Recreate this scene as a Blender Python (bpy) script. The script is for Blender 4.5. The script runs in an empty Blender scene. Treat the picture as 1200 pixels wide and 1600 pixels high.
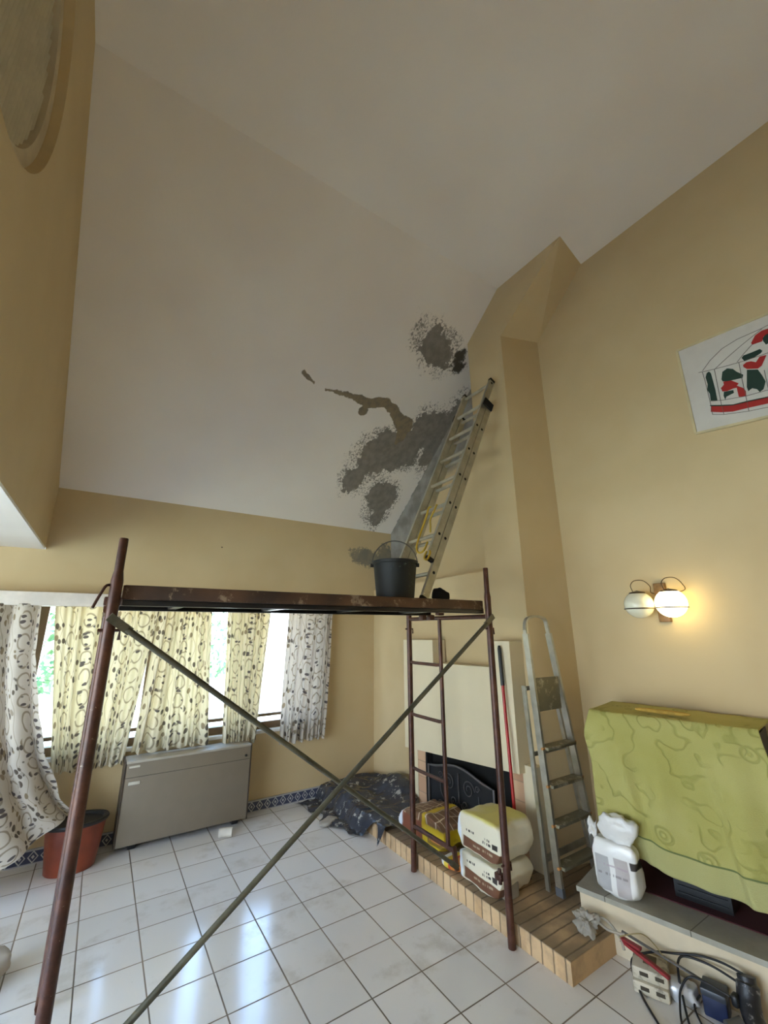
import bpy, bmesh, math, random
from mathutils import Vector, Matrix, noise
from mathutils.geometry import tessellate_polygon
C = bpy.context.scene.collection
random.seed(7)
K = 0.87            # plan units -> metres, applied once at the very end
H = 1.84            # eye height in plan units

# ------------------------------------------------------------------ camera, world, light, exposure
sc = bpy.context.scene
cam_d = bpy.data.cameras.new('camera'); cam = bpy.data.objects.new('camera', cam_d); C.objects.link(cam)
cam_d.sensor_fit = 'HORIZONTAL'; cam_d.sensor_width = 36.0; cam_d.lens = 19.5
cam_d.clip_start = 0.02; cam_d.clip_end = 200
RW = [[0.838247, 0.144023, 0.525927], [-0.545272, 0.229438, 0.806249], [-0.004549, -0.962609, 0.270858]]
m = Matrix(((RW[0][0], -RW[0][1], -RW[0][2]), (RW[1][0], -RW[1][1], -RW[1][2]), (RW[2][0], -RW[2][1], -RW[2][2])))
cam.matrix_world = Matrix.Translation((0, 0, H)) @ m.to_4x4()
sc.camera = cam
WORLD_STRENGTH = 7.0
EXPOSURE = 0.62
w = bpy.data.worlds.new('sky'); sc.world = w; w.use_nodes = True
wn = w.node_tree; bg = wn.nodes['Background']
tc = wn.nodes.new('ShaderNodeTexCoord'); sx = wn.nodes.new('ShaderNodeSeparateXYZ'); cr = wn.nodes.new('ShaderNodeValToRGB')
wn.links.new(tc.outputs['Generated'], sx.inputs[0]); wn.links.new(sx.outputs['Z'], cr.inputs[0])
cr.color_ramp.elements[0].position = 0.0; cr.color_ramp.elements[0].color = (0.84, 0.93, 1.0, 1)
cr.color_ramp.elements[1].position = 0.5; cr.color_ramp.elements[1].color = (0.36, 0.60, 1.0, 1)
wn.links.new(cr.outputs[0], bg.inputs[0]); bg.inputs[1].default_value = WORLD_STRENGTH
sun_d = bpy.data.lights.new('sun', 'SUN'); sun_d.energy = 26.0; sun_d.angle = math.radians(1.0); sun_d.color = (1, .97, .92)
sun = bpy.data.objects.new('sun', sun_d); C.objects.link(sun)
sun.rotation_euler = Vector((-0.35, 0.8, -1.5)).to_track_quat('-Z', 'Y').to_euler()
sc.view_settings.view_transform = 'Standard'; sc.view_settings.look = 'None'
sc.view_settings.exposure = EXPOSURE; sc.view_settings.gamma = 1; sc.view_settings.use_curve_mapping = False
sc.cycles.max_bounces = 10; sc.cycles.diffuse_bounces = 7; sc.cycles.glossy_bounces = 4; sc.cycles.transmission_bounces = 6
sc.cycles.transparent_max_bounces = 10; sc.cycles.use_denoising = True; sc.cycles.sample_clamp_indirect = 8.0

# ------------------------------------------------------------------ node helpers
def lin(r, g, b):
    f = lambda c: (c/255/12.92 if c/255 <= .04045 else ((c/255+.055)/1.055)**2.4)
    return (f(r), f(g), f(b), 1.0)
class N:
    """small wrapper round one material's node tree"""
    def __init__(s, name, rough=.6, metal=0.0):
        s.m = bpy.data.materials.new(name); s.m.use_nodes = True; s.t = s.m.node_tree
        s.b = s.t.nodes['Principled BSDF']; s.b.inputs['Roughness'].default_value = rough; s.b.inputs['Metallic'].default_value = metal
        s._c = None
    def n(s, k, **kw):
        x = s.t.nodes.new('ShaderNode'+k)
        for a, v in kw.items(): setattr(x, a, v)
        return x
    def put(s, sock, v):
        if isinstance(v, bpy.types.NodeSocket): s.t.links.new(v, sock)
        else: sock.default_value = v
    def co(s):
        if s._c is None:
            t = s.n('TexCoord'); mp = s.n('Mapping'); mp.inputs['Scale'].default_value = (1/K,)*3
            s.t.links.new(t.outputs['Object'], mp.inputs[0]); s._c = mp.outputs[0]
        return s._c
    def uv(s): return s.n('TexCoord').outputs['UV']
    def sep(s, v=None):
        x = s.n('SeparateXYZ'); s.put(x.inputs[0], v or s.co()); return x.outputs
    def comb(s, a, b, c):
        x = s.n('CombineXYZ'); [s.put(x.inputs[i], v) for i, v in enumerate((a, b, c))]; return x.outputs[0]
    def ma(s, op, a, b=0.0, c=0.0):
        x = s.n('Math', operation=op); s.put(x.inputs[0], a); s.put(x.inputs[1], b); s.put(x.inputs[2], c); return x.outputs[0]
    def noi(s, scale, vec=None, det=3, rough=.5):
        x = s.n('TexNoise'); s.put(x.inputs['Vector'], vec or s.co()); x.inputs['Scale'].default_value = scale
        x.inputs['Detail'].default_value = det; x.inputs['Roughness'].default_value = rough; return x.outputs['Fac']
    def vor(s, scale, vec=None, feat='F1'):
        x = s.n('TexVoronoi', feature=feat); s.put(x.inputs['Vector'], vec or s.co()); x.inputs['Scale'].default_value = scale; return x.outputs
    def ramp(s, f, *st):
        x = s.n('ValToRGB'); s.put(x.inputs[0], f); e = x.color_ramp.elements
        while len(e) < len(st): e.new(.5)
        for i, (p, c) in enumerate(st):
            e[i].position = p; e[i].color = c if not isinstance(c, (int, float)) else (c, c, c, 1)
        return x.outputs[0]
    def mix(s, f, a, b):
        x = s.n('Mix', data_type='RGBA'); s.put(x.inputs[0], f); s.put(x.inputs[6], a); s.put(x.inputs[7], b); return x.outputs[2]
    def step(s, v, e, wd=.01):
        x = s.n('MapRange', interpolation_type='SMOOTHSTEP'); s.put(x.inputs[0], v); x.inputs[1].default_value = e-wd; x.inputs[2].default_value = e+wd; return x.outputs[0]
    def band(s, v, lo, hi, wd=.004): return s.ma('MULTIPLY', s.step(v, lo, wd), s.ma('SUBTRACT', 1.0, s.step(v, hi, wd)))
    def col(s, v): s.put(s.b.inputs['Base Color'], v); return s
    def bump(s, h, st=.3, d=.01):
        x = s.n('Bump'); x.inputs['Strength'].default_value = st; x.inputs['Distance'].default_value = d; s.put(x.inputs['Height'], h)
        s.t.links.new(x.outputs[0], s.b.inputs['Normal']); return s
def flat(name, c, rough=.6, metal=0.0, var=.12, vs=9.0, bump=0.0):
    q = N(name, rough, metal); d = tuple(x*(1-var) for x in c[:3])+(1,)
    f = q.noi(vs, det=4)
    q.col(q.mix(q.step(f, .5, .16), d, c))
    if bump: q.bump(q.noi(vs*6, det=3), bump, .004)
    return q.m

# ------------------------------------------------------------------ mesh helpers
KEEP = {'scrollwork', 'ink_lines', 'crown', 'red_paint', 'green_paint', 'window_frame', 'firebox', 'brace', 'top_hoop', 'handle', 'locking_hook', 'clamp', 'screen_frame', 'red_handled', 'blade', 'ribbed_blind', 'stand_slots', 'strap'}
class MB:
    def __init__(s): s.bm = bmesh.new(); s.mi = 0; s.uvd = None
    def _f(s, vs):
        try: f = s.bm.faces.new(vs); f.material_index = s.mi; return f
        except ValueError: return None
    def mesh(s, V, F):
        vs = [s.bm.verts.new(v) for v in V]
        for f in F: s._f([vs[i] for i in f])
        return vs
    def box(s, lo, hi, M=None):
        (a, b, c), (d, e, f) = lo, hi
        V = [Vector(p) for p in ((a,b,c),(d,b,c),(d,e,c),(a,e,c),(a,b,f),(d,b,f),(d,e,f),(a,e,f))]
        if M: V = [M @ v for v in V]
        s.mesh(V, [(3,2,1,0),(4,5,6,7),(0,1,5,4),(1,2,6,5),(2,3,7,6),(3,0,4,7)]); return s
    def bbox(s, lo, hi, bev=.01, M=None, seg=2):
        t = MB(); t.box(lo, hi); bmesh.ops.bevel(t.bm, geom=t.bm.edges[:], offset=bev, segments=seg, affect='EDGES', profile=.5)
        s.join(t, M); return s
    def join(s, o, M=None):
        mp = {}
        for v in o.bm.verts: mp[v] = s.bm.verts.new(M @ v.co if M else v.co)
        for f in o.bm.faces: s._f([mp[v] for v in f.verts])
        o.bm.free(); return s
    def prism(s, pts, ext):
        """pts: closed 3-D outline; ext: extrusion vector"""
        pts = [Vector(p) for p in pts]; ext = Vector(ext); n = len(pts)
        vs = [s.bm.verts.new(p) for p in pts]+[s.bm.verts.new(p+ext) for p in pts]
        for t in tessellate_polygon([pts]):
            s._f([vs[i] for i in t]); s._f([vs[i+n] for i in reversed(t)])
        for i in range(n): j = (i+1) % n; s._f([vs[i], vs[j], vs[j+n], vs[i+n]])
        return s
    def holed(s, outer, holes, ext):
        loops = [[Vector(p) for p in outer]]+[[Vector(p) for p in h] for h in holes]; ext = Vector(ext)
        al = [p for l in loops for p in l]; n = len(al)
        vs = [s.bm.verts.new(p) for p in al]+[s.bm.verts.new(p+ext) for p in al]
        for t in tessellate_polygon(loops):
            s._f([vs[i] for i in t]); s._f([vs[i+n] for i in reversed(t)])
        k = 0
        for l in loops:
            for i in range(len(l)): a, b = k+i, k+(i+1) % len(l); s._f([vs[a], vs[b], vs[b+n], vs[a+n]])
            k += len(l)
        return s
    def path(s, pts, r, seg=10, closed=False, caps=True):
        pts = [Vector(p) for p in pts]; n = len(pts); rs = r if isinstance(r, (list, tuple)) else [r]*n
        rings = []; up = None
        for i, p in enumerate(pts):
            a = pts[(i-1) % n] if (i > 0 or closed) else p; b = pts[(i+1) % n] if (i < n-1 or closed) else p
            t = (b-a).normalized()
            if up is None: up = Vector((0,0,1)) if abs(t.z) < .9 else Vector((1,0,0))
            x = up.cross(t); x = x.normalized() if x.length > 1e-6 else t.orthogonal().normalized(); y = t.cross(x).normalized(); up = y
            rings.append([s.bm.verts.new(p+x*math.cos(2*math.pi*k/seg)*rs[i]+y*math.sin(2*math.pi*k/seg)*rs[i]) for k in range(seg)])
        for i in range(n-1 if not closed else n):
            A, B = rings[i], rings[(i+1) % n]
            for k in range(seg): s._f([A[k], A[(k+1) % seg], B[(k+1) % seg], B[k]])
        if caps and not closed: s._f(list(reversed(rings[0]))); s._f(rings[-1])
        return s
    def bar(s, p, q, wd, ht, side):
        """rectangular bar from p to q; side = direction of its width"""
        p, q = Vector(p), Vector(q); t = (q-p).normalized(); x = Vector(side); x = (x-t*x.dot(t)).normalized(); y = t.cross(x)
        V = [c+x*a*wd/2+y*b*ht/2 for c in (p, q) for a, b in ((-1,-1),(1,-1),(1,1),(-1,1))]
        s.mesh(V, [(3,2,1,0),(4,5,6,7),(0,1,5,4),(1,2,6,5),(2,3,7,6),(3,0,4,7)]); return s
    def lathe(s, c, prof, seg=32, sx=1.0, sy=1.0, rz=0.0):
        c = Vector(c); rings = []
        for r, z in prof:
            rr = []
            for k in range(seg):
                a = 2*math.pi*k/seg; v = Vector((r*sx*math.cos(a), r*sy*math.sin(a), z)); v.rotate(Matrix.Rotation(rz, 3, 'Z')); rr.append(s.bm.verts.new(c+v))
            rings.append(rr)
        for A, B in zip(rings, rings[1:]):
            for k in range(seg): s._f([A[k], A[(k+1) % seg], B[(k+1) % seg], B[k]])
        s._f(list(reversed(rings[0]))); s._f(rings[-1]); return s
    def grid(s, fn, nu, nv, uvscale=None):
        vs = [[s.bm.verts.new(fn(i/nu, j/nv)) for i in range(nu+1)] for j in range(nv+1)]
        ul = s.bm.loops.layers.uv.verify()
        us, ws = uvscale or (1, 1)
        for j in range(nv):
            for i in range(nu):
                f = s._f([vs[j][i], vs[j][i+1], vs[j+1][i+1], vs[j+1][i]])
                if f:
                    for l, (a, b) in zip(f.loops, ((i,j),(i+1,j),(i+1,j+1),(i,j+1))): l[ul].uv = (a/nu*us, (1-b/nv)*ws)
        return s
    def blob(s, c, size, M=None, ex=4.0, nu=40, nv=26, amp=0.0, fr=3.0, seed=0.0):
        """rounded sack: super-ellipsoid with wrinkles"""
        c = Vector(c); a, b, h = size; P = lambda x, e: math.copysign(abs(x)**(2/e), x)
        rings = []
        for j in range(nv+1):
            ph = -math.pi/2+math.pi*j/nv; ring = []
            for i in range(nu):
                th = 2*math.pi*i/nu
                v = Vector((a/2*P(math.cos(ph), ex)*P(math.cos(th), ex), b/2*P(math.cos(ph), ex)*P(math.sin(th), ex), h/2*P(math.sin(ph), ex)))
                if amp:
                    v += v.normalized()*amp*(noise.noise(v*fr+Vector((seed,)*3))+.5*noise.noise(v*fr*2.6+Vector((seed+9,)*3)))
                v = (M @ v if M else v)+c
                ring.append(s.bm.verts.new(v))
            rings.append(ring)
        for A, B in zip(rings, rings[1:]):
            for k in range(nu): s._f([A[k], A[(k+1) % nu], B[(k+1) % nu], B[k]])
        return s
    def build(s, name, mat, parent=None, smooth=True, ang=38, solid=0.0, **pr):
        bm = s.bm; bmesh.ops.remove_doubles(bm, verts=bm.verts, dist=1e-5)
        if parent is not None and name not in KEEP:
            isl = []; seen = set()
            for v0 in bm.verts:
                if v0 in seen: continue
                st_ = [v0]; seen.add(v0); cur = []
                while st_:
                    v_ = st_.pop(); cur.append(v_)
                    for e in v_.link_edges:
                        o_ = e.other_vert(v_)
                        if o_ not in seen: seen.add(o_); st_.append(o_)
                isl.append(cur)
            if len(isl) > 1:
                first = None
                for cur in isl:
                    q_ = MB(); mp = {v_: q_.bm.verts.new(v_.co) for v_ in cur}; fs_ = {f for v_ in cur for f in v_.link_faces}
                    for f in fs_: q_._f([mp[v_] for v_ in f.verts])
                    o_ = q_.build(name, mat, parent, smooth, ang, solid, **pr); first = first or o_
                bm.free(); return first
        bmesh.ops.recalc_face_normals(bm, faces=bm.faces)
        xs = [v.co for v in bm.verts]
        if parent is None and pr.get('kind') != 'structure':
            base = Vector(((min(v.x for v in xs)+max(v.x for v in xs))/2, (min(v.y for v in xs)+max(v.y for v in xs))/2, min(v.z for v in xs)))
        elif parent is None: base = Vector((0,0,0))
        else: base = origin(parent)
        bmesh.ops.translate(bm, verts=bm.verts, vec=-base)
        me = bpy.data.meshes.new(name); bm.to_mesh(me); bm.free()
        for mm in (mat if isinstance(mat, (list, tuple)) else [mat]): me.materials.append(mm)
        if smooth: me.shade_smooth(); me.set_sharp_from_angle(angle=math.radians(ang))
        o = bpy.data.objects.new(name, me); C.objects.link(o)
        if parent is None: o.location = base
        else: o.parent = parent
        for k, v in pr.items(): o[k] = v
        if solid:
            md = o.modifiers.new('thickness', 'SOLIDIFY'); md.thickness = solid*K; md.offset = 0
        return o
def origin(o):
    v = Vector((0,0,0))
    while o: v += o.location; o = o.parent
    return v
def thing(name, loc, label, category, group=None):
    o = bpy.data.objects.new(name, None); C.objects.link(o); o.location = loc; o.empty_display_size = .1
    o['label'] = label; o['category'] = category
    if group: o['group'] = group
    return o
def spline(pts, n=8, closed=False):
    """Catmull-Rom through points"""
    P = [Vector(p) for p in pts]; out = []; L = len(P)
    for i in range(L if closed else L-1):
        a = P[(i-1) % L] if (closed or i) else P[0]; b = P[i]; c = P[(i+1) % L]; d = P[(i+2) % L] if (closed or i+2 < L) else P[-1]
        for k in range(n):
            t = k/n; out.append(.5*((2*b)+(c-a)*t+(2*a-5*b+4*c-d)*t*t+(-a+3*b-3*c+d)*t**3))
    if not closed: out.append(P[-1])
    return out
S = dict(kind='structure')

# ------------------------------------------------------------------ structure materials
XL, XR, XA, YB, ZF, YK, SL = -.565, 3.50, 3.38, 5.0, 5.36, 2.395, .83
ceil_z = lambda y: min(ZF, ZF-(y-YK)*SL)
def ellipses(q, x, y, spots, warp):
    """largest membership over soft ellipses (cx, cy, rx, ry, degrees) -> >0 inside"""
    best = None
    for cx, cy, rx, ry, dg in spots:
        a = math.radians(dg); dx = q.ma('SUBTRACT', x, cx); dy = q.ma('SUBTRACT', y, cy)
        u = q.ma('ADD', q.ma('MULTIPLY', dx, math.cos(a)/rx), q.ma('MULTIPLY', dy, math.sin(a)/rx))
        v = q.ma('ADD', q.ma('MULTIPLY', dx, -math.sin(a)/ry), q.ma('MULTIPLY', dy, math.cos(a)/ry))
        r = q.ma('SQRT', q.ma('ADD', q.ma('MULTIPLY', u, u), q.ma('MULTIPLY', v, v)))
        g = q.ma('MULTIPLY', q.ma('SUBTRACT', 1.0, r), min(rx, ry))
        best = g if best is None else q.ma('MAXIMUM', best, g)
    return q.ma('ADD', best, q.ma('MULTIPLY', q.ma('SUBTRACT', warp, .5), 1.0))
def segs(q, x, y, pts, wd, warp):
    best = None
    for (ax, ay, ra), (bx, by, rb) in zip(pts, pts[1:]):
        dx, dy = bx-ax, by-ay; L2 = dx*dx+dy*dy
        px = q.ma('SUBTRACT', x, ax); py = q.ma('SUBTRACT', y, ay)
        t = q.ma('DIVIDE', q.ma('ADD', q.ma('MULTIPLY', px, dx), q.ma('MULTIPLY', py, dy)), L2)
        c = q.n('Clamp'); q.put(c.inputs[0], t); t = c.outputs[0]
        ex = q.ma('SUBTRACT', px, q.ma('MULTIPLY', t, dx)); ey = q.ma('SUBTRACT', py, q.ma('MULTIPLY', t, dy))
        d = q.ma('SQRT', q.ma('ADD', q.ma('MULTIPLY', ex, ex), q.ma('MULTIPLY', ey, ey)))
        g = q.ma('SUBTRACT', q.ma('ADD', ra, q.ma('MULTIPLY', t, rb-ra)), d)
        best = g if best is None else q.ma('MAXIMUM', best, g)
    return q.ma('ADD', best, q.ma('MULTIPLY', q.ma('SUBTRACT', warp, .5), wd))
CEM, CEM2 = lin(138, 131, 121), lin(156, 152, 145)
PAINT = lin(204, 182, 141); PAINT2 = lin(198, 175, 133)
def paint(name, base=PAINT, alt=PAINT2):
    q = N(name, .75); c = q.mix(q.step(q.noi(1.6, det=3), .5, .2), alt, base)
    q.bump(q.noi(60, det=3), .12, .003); return q, c
q, c = paint('cream_wall_paint'); q.col(c); M_wall = q.m
# ceiling: white paint, bare cement repairs and a torn brown crack
q = N('white_ceiling_paint_with_cement_repairs', .8); x, y, z = q.sep()
base = q.mix(q.step(q.noi(1.1, det=2), .5, .25), lin(228, 219, 208), lin(234, 227, 217))
xy = q.comb(x, y, 0.0)
wp = q.ma('ADD', q.ma('MULTIPLY', q.noi(5, xy, 5, .6), .55), q.ma('MULTIPLY', q.noi(22, xy, 4, .7), .45))
g = ellipses(q, x, y, [(2.68,3.0,.20,.11,10), (2.80,3.02,.10,.07,0), (2.72,4.03,.36,.20,-20), (2.52,4.13,.16,.17,0), (2.98,4.0,.14,.11,0),
    (2.93,4.56,.19,.19,-20), (2.99,4.74,.09,.12,0), (2.42,4.42,.12,.10,40), (3.14,3.72,.23,.20,0), (3.33,3.62,.10,.22,10), (3.30,3.92,.10,.14,0)], q.ma('ADD', .535, q.ma('MULTIPLY', q.ma('SUBTRACT', wp, .5), .50)))
halo = q.ma('MULTIPLY', q.band(g, -.060, -.0, .03), q.step(q.ma('ADD', q.noi(40, xy, 5, .78), q.ma('MULTIPLY', q.noi(4, xy, 2), .30)), .68, .03))
cem = q.ma('MAXIMUM', q.step(g, .0, .008), halo)
edge = segs(q, x, y, [(3.40,4.95,.02),(3.40,4.0,.03),(3.42,3.3,.03),(3.45,2.95,.03)], .12, q.noi(9, xy, 4, .6))
dark = ellipses(q, x, y, [(2.99,2.99,.075,.085,0), (3.06,3.08,.05,.04,0)], q.ma('ADD', .5, q.ma('MULTIPLY', q.ma('SUBTRACT', wp, .5), .35)))
c = q.mix(cem, base, q.mix(q.step(q.noi(14, xy, 3), .5, .2), CEM, lin(122, 115, 105)))
c = q.mix(q.step(edge, .0, .01), c, CEM)
c = q.mix(q.step(dark, .0, .02), c, lin(78, 70, 56))
ck = segs(q, x, y, [(1.64,3.645,.008),(1.79,3.632,.02),(2.03,3.632,.03),(2.16,3.65,.05),(2.35,3.59,.045),(2.50,3.62,.05),(2.62,3.70,.06),(2.76,3.75,.10),(2.77,3.86,.06),(2.75,3.93,.02)], .07, q.noi(12, xy, 4, .6))
ck2 = segs(q, x, y, [(1.35,3.565,.018),(1.42,3.60,.014),(1.49,3.62,.012)], .05, q.noi(14, xy, 4, .6))
blob = ellipses(q, x, y, [(2.15,3.715,.055,.05,0)], q.ma('ADD', .5, q.ma('MULTIPLY', q.ma('SUBTRACT', q.noi(9, xy), .5), .1)))
ck = q.ma('MAXIMUM', q.ma('MAXIMUM', q.step(ck, 0, .004), q.step(ck2, 0, .004)), q.step(blob, .0, .004))
c = q.mix(ck, c, q.mix(q.step(q.noi(16, xy, 3), .52, .15), lin(142, 126, 98), lin(124, 112, 94)))
q.col(c); q.bump(q.ma('SUBTRACT', q.noi(40, xy, 3), q.ma('MULTIPLY', ck, 3.0)), .15, .004); M_ceil = q.m
q = N('plain_white_ceiling_paint', .8); q.col(q.mix(q.step(q.noi(1.5), .5, .2), lin(230, 222, 212), lin(236, 230, 222))); M_white = q.m
# back wall with the rough grey patch in its upper corner
q, c = paint('cream_wall_paint_with_grey_patch'); x, y, z = q.sep(); xz = q.comb(x, 0.0, z)
wp = q.ma('ADD', q.ma('MULTIPLY', q.noi(6, xz, 5, .65), .6), q.ma('MULTIPLY', q.noi(25, xz, 4, .7), .4))
g = ellipses(q, x, z, [(3.02,2.80,.30,.12,-8), (3.28,2.82,.16,.20,0), (3.25,2.62,.10,.10,0)], q.ma('ADD', .5, q.ma('MULTIPLY', q.ma('SUBTRACT', wp, .5), .45)))
c = q.mix(q.step(g, .0, .02), c, q.mix(q.step(q.noi(7, xz, 3), .5, .15), lin(142, 132, 112), lin(126, 120, 106)))
dot = ellipses(q, x, z, [(1.02,2.76,.009,.007,0)], .5)
q.col(q.mix(q.step(dot, 0, .002), c, lin(70, 55, 35))); M_wall_back = q.m
# recessed wall by the chimney: wide cement strip under the slope and down the corner
q, c = paint('cream_wall_paint_with_cement_strip'); x, y, z = q.sep(); yz = q.comb(0.0, y, z)
h = q.ma('SUBTRACT', q.ma('ADD', z, q.ma('MULTIPLY', y, SL)), ZF+YK*SL)      # 0 at ceiling, negative below
h = q.ma('ADD', h, q.ma('MULTIPLY', q.ma('SUBTRACT', q.noi(3, yz, 4, .6), .5), .25))
s1 = q.step(h, -.46, .02)
s2 = q.step(q.ma('ADD', y, q.ma('MULTIPLY', q.noi(5, yz, 3), .06)), 4.50, .02)
up = q.ma('MULTIPLY', q.step(z, 3.75, .1), q.step(q.ma('ADD', h, q.ma('MULTIPLY', q.noi(16, yz, 4, .7), .5)), -.42, .05))
c = q.mix(q.ma('MAXIMUM', q.ma('MAXIMUM', s1, s2), up), c, q.mix(q.step(q.noi(4, yz, 4), .5, .15), CEM2, lin(124, 119, 112)))
q.col(c); M_alcove = q.m
# floor tiles 0.325 x 0.313, grout by arithmetic
q = N('glazed_white_floor_tiles', .16); x, y, z = q.sep()
u = q.ma('DIVIDE', q.ma('SUBTRACT', x, 1.118-.325*20), .325); v = q.ma('DIVIDE', q.ma('SUBTRACT', y, 2.66-.3145*20), .3145)
fu, fv = q.ma('FRACT', u), q.ma('FRACT', v)
du = q.ma('MINIMUM', fu, q.ma('SUBTRACT', 1.0, fu)); dv = q.ma('MINIMUM', fv, q.ma('SUBTRACT', 1.0, fv)); d = q.ma('MINIMUM', du, dv)
grout = q.ma('SUBTRACT', 1.0, q.step(d, .012, .004))
wn_ = q.n('TexWhiteNoise', noise_dimensions='2D'); q.put(wn_.inputs['Vector'], q.comb(q.ma('FLOOR', u), q.ma('FLOOR', v), 0.0))
tile = q.mix(wn_.outputs['Value'], lin(224, 221, 218), lin(234, 231, 229))
tile = q.mix(q.ma('MULTIPLY', q.step(q.noi(2.3, det=6, rough=.65), .60, .08), .35), tile, lin(170, 158, 140))
tile = q.mix(q.ma('MULTIPLY', q.step(q.noi(30, det=4, rough=.7), .70, .04), .3), tile, lin(150, 140, 128))
gc = q.mix(q.step(q.noi(1.7), .5, .1), lin(96, 82, 66), lin(132, 116, 98))
q.col(q.mix(grout, tile, gc)); q.put(q.b.inputs['Roughness'], q.ma('ADD', .10, q.ma('ADD', q.ma('MULTIPLY', grout, .5), q.ma('MULTIPLY', q.noi(5, det=4), .12)))); q.b.inputs['IOR'].default_value = 1.75; q.put(q.b.inputs['Specular IOR Level'], .5)
tilt = q.ma('ADD', q.ma('MULTIPLY', grout, -1.0), q.ma('MULTIPLY', q.noi(3.2, det=2), .5)); q.bump(tilt, .22, .004); M_floor = q.m
# baseboard: blue lattice on white
q = N('blue_lattice_skirting_tiles', .3); x, y, z = q.sep()
p = q.ma('ABSOLUTE', q.ma('SUBTRACT', q.ma('FRACT', q.ma('DIVIDE', x, .085)), .5)); t_ = q.ma('ABSOLUTE', q.ma('SUBTRACT', q.ma('DIVIDE', z, .105), .5))
dm = q.ma('ABSOLUTE', q.ma('SUBTRACT', q.ma('ADD', p, t_), .38)); ln = q.ma('SUBTRACT', 1.0, q.step(dm, .055, .02))
cd = q.ma('SUBTRACT', 1.0, q.step(q.ma('ADD', p, t_), .14, .03)); bd = q.step(t_, .40, .02)
q.col(q.mix(q.ma('MAXIMUM', q.ma('MAXIMUM', ln, cd), q.ma('MULTIPLY', bd, .75)), lin(60, 66, 92), lin(188, 188, 186))); M_skirt = q.m
M_alu = flat('brown_anodised_window_frame', lin(112, 90, 64), .4, .3)
M_pelmet = flat('off_white_painted_board', lin(228, 218, 206), .6)
# brick hearth
q = N('pale_clay_bricks', .85); x, y, z = q.sep()
RY = .0775; YF = 1.815
def joint(coord, w_, off=0.0, jw=.06):
    f = q.ma('FRACT', q.ma('DIVIDE', q.ma('SUBTRACT', coord, off), w_)); return q.ma('SUBTRACT', 1.0, q.step(q.ma('MINIMUM', f, q.ma('SUBTRACT', 1.0, f)), jw, .025))
wob = q.ma('MULTIPLY', q.ma('SUBTRACT', q.noi(9, det=3), .5), .018)
yy = q.ma('ADD', y, wob); xx = q.ma('ADD', x, wob)
front = q.ma('SUBTRACT', 1.0, q.step(xx, 2.475, .003))
j1 = q.ma('MULTIPLY', front, joint(yy, RY, YF))
row = q.ma('FLOOR', q.ma('DIVIDE', q.ma('SUBTRACT', yy, YF), .105))
back_x = q.ma('ADD', xx, q.ma('MULTIPLY', q.ma('FRACT', q.ma('MULTIPLY', row, .5)), .22))
j2 = q.ma('MULTIPLY', q.ma('SUBTRACT', 1.0, front), q.ma('MAXIMUM', joint(yy, .105, YF, .05), joint(back_x, .22, 2.475, .035)))
j3 = q.band(xx, 2.468, 2.480, .003)
jt = q.ma('MAXIMUM', q.ma('MAXIMUM', j1, j2), j3)
w1 = q.n('TexWhiteNoise', noise_dimensions='2D'); q.put(w1.inputs['Vector'], q.comb(q.ma('FLOOR', q.ma('DIVIDE', q.ma('SUBTRACT', yy, YF), RY)), row, 0.0))
bc = q.ramp(w1.outputs['Value'], (0, lin(196, 160, 116)), (.5, lin(212, 180, 138)), (1, lin(182, 150, 112)))
bc = q.mix(q.ma('MULTIPLY', q.step(q.noi(6, det=5, rough=.7), .55, .12), .5), bc, lin(150, 128, 100))
soil = q.ma('MULTIPLY', q.step(z, .105, .004), q.ma('MULTIPLY', q.step(q.noi(2.2, det=4),         .38, .12), .8))
bc = q.mix(soil, bc, lin(126, 110, 88))
q.col(q.mix(q.ma('MULTIPLY', jt, .8), bc, lin(108, 90, 68))); q.bump(q.ma('ADD', q.ma('MULTIPLY', jt, -1.0), q.ma('MULTIPLY', q.noi(40, det=3), .3)), .5, .008); M_brick = q.m
q = N('pink_facing_bricks', .8); x, y, z = q.sep(); f = q.ma('FRACT', q.ma('DIVIDE', z, .14)); jj = q.ma('SUBTRACT', 1.0, q.step(q.ma('MINIMUM', f, q.ma('SUBTRACT', 1.0, f)), .03, .02))
w1 = q.n('TexWhiteNoise', noise_dimensions='1D'); q.put(w1.inputs['W'], q.ma('FLOOR', q.ma('DIVIDE', z, .14)))
q.col(q.mix(jj, q.mix(w1.outputs['Value'], lin(190, 148, 116), lin(206, 168, 134)), lin(168, 140, 112))); M_face = q.m

# ------------------------------------------------------------------ structure
MB().box((-3.4, -2.6, -.12), (3.5, 5.0, 0)).build('floor', M_floor, smooth=False, **S)
MB().box((-30, -30, -.6), (30, 30, -.3)).build('ground', flat('pale_garden_paving', lin(184, 190, 176), .9), smooth=False, **S)
b = MB(); y0 = YB
b.holed([(XL-.0, y0, 0), (XR+.15, y0, 0), (XR+.15, y0, ceil_z(y0)), (XL, y0, ceil_z(y0)), (XL, y0, 2.58), (-3.4, y0, 2.58), (-3.4, y0, 0)],
        [[(-.86, y0, .78), (-.86, y0, 2.12), (2.33, y0, 2.12), (2.33, y0, .78)]], (0, .2, 0))
b.build('wall_back', M_wall_back, smooth=False, **S)
b = MB(); b.box((XR, -2.6, 0), (XR+.15, 2.9, 5.5)); b.build('wall_right', M_wall, smooth=False, **S)
MB().box((XA, 2.8, 2.30), (XR+.15, 5.0, 5.2)).build('wall_alcove', M_alcove, smooth=False, **S)
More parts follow.
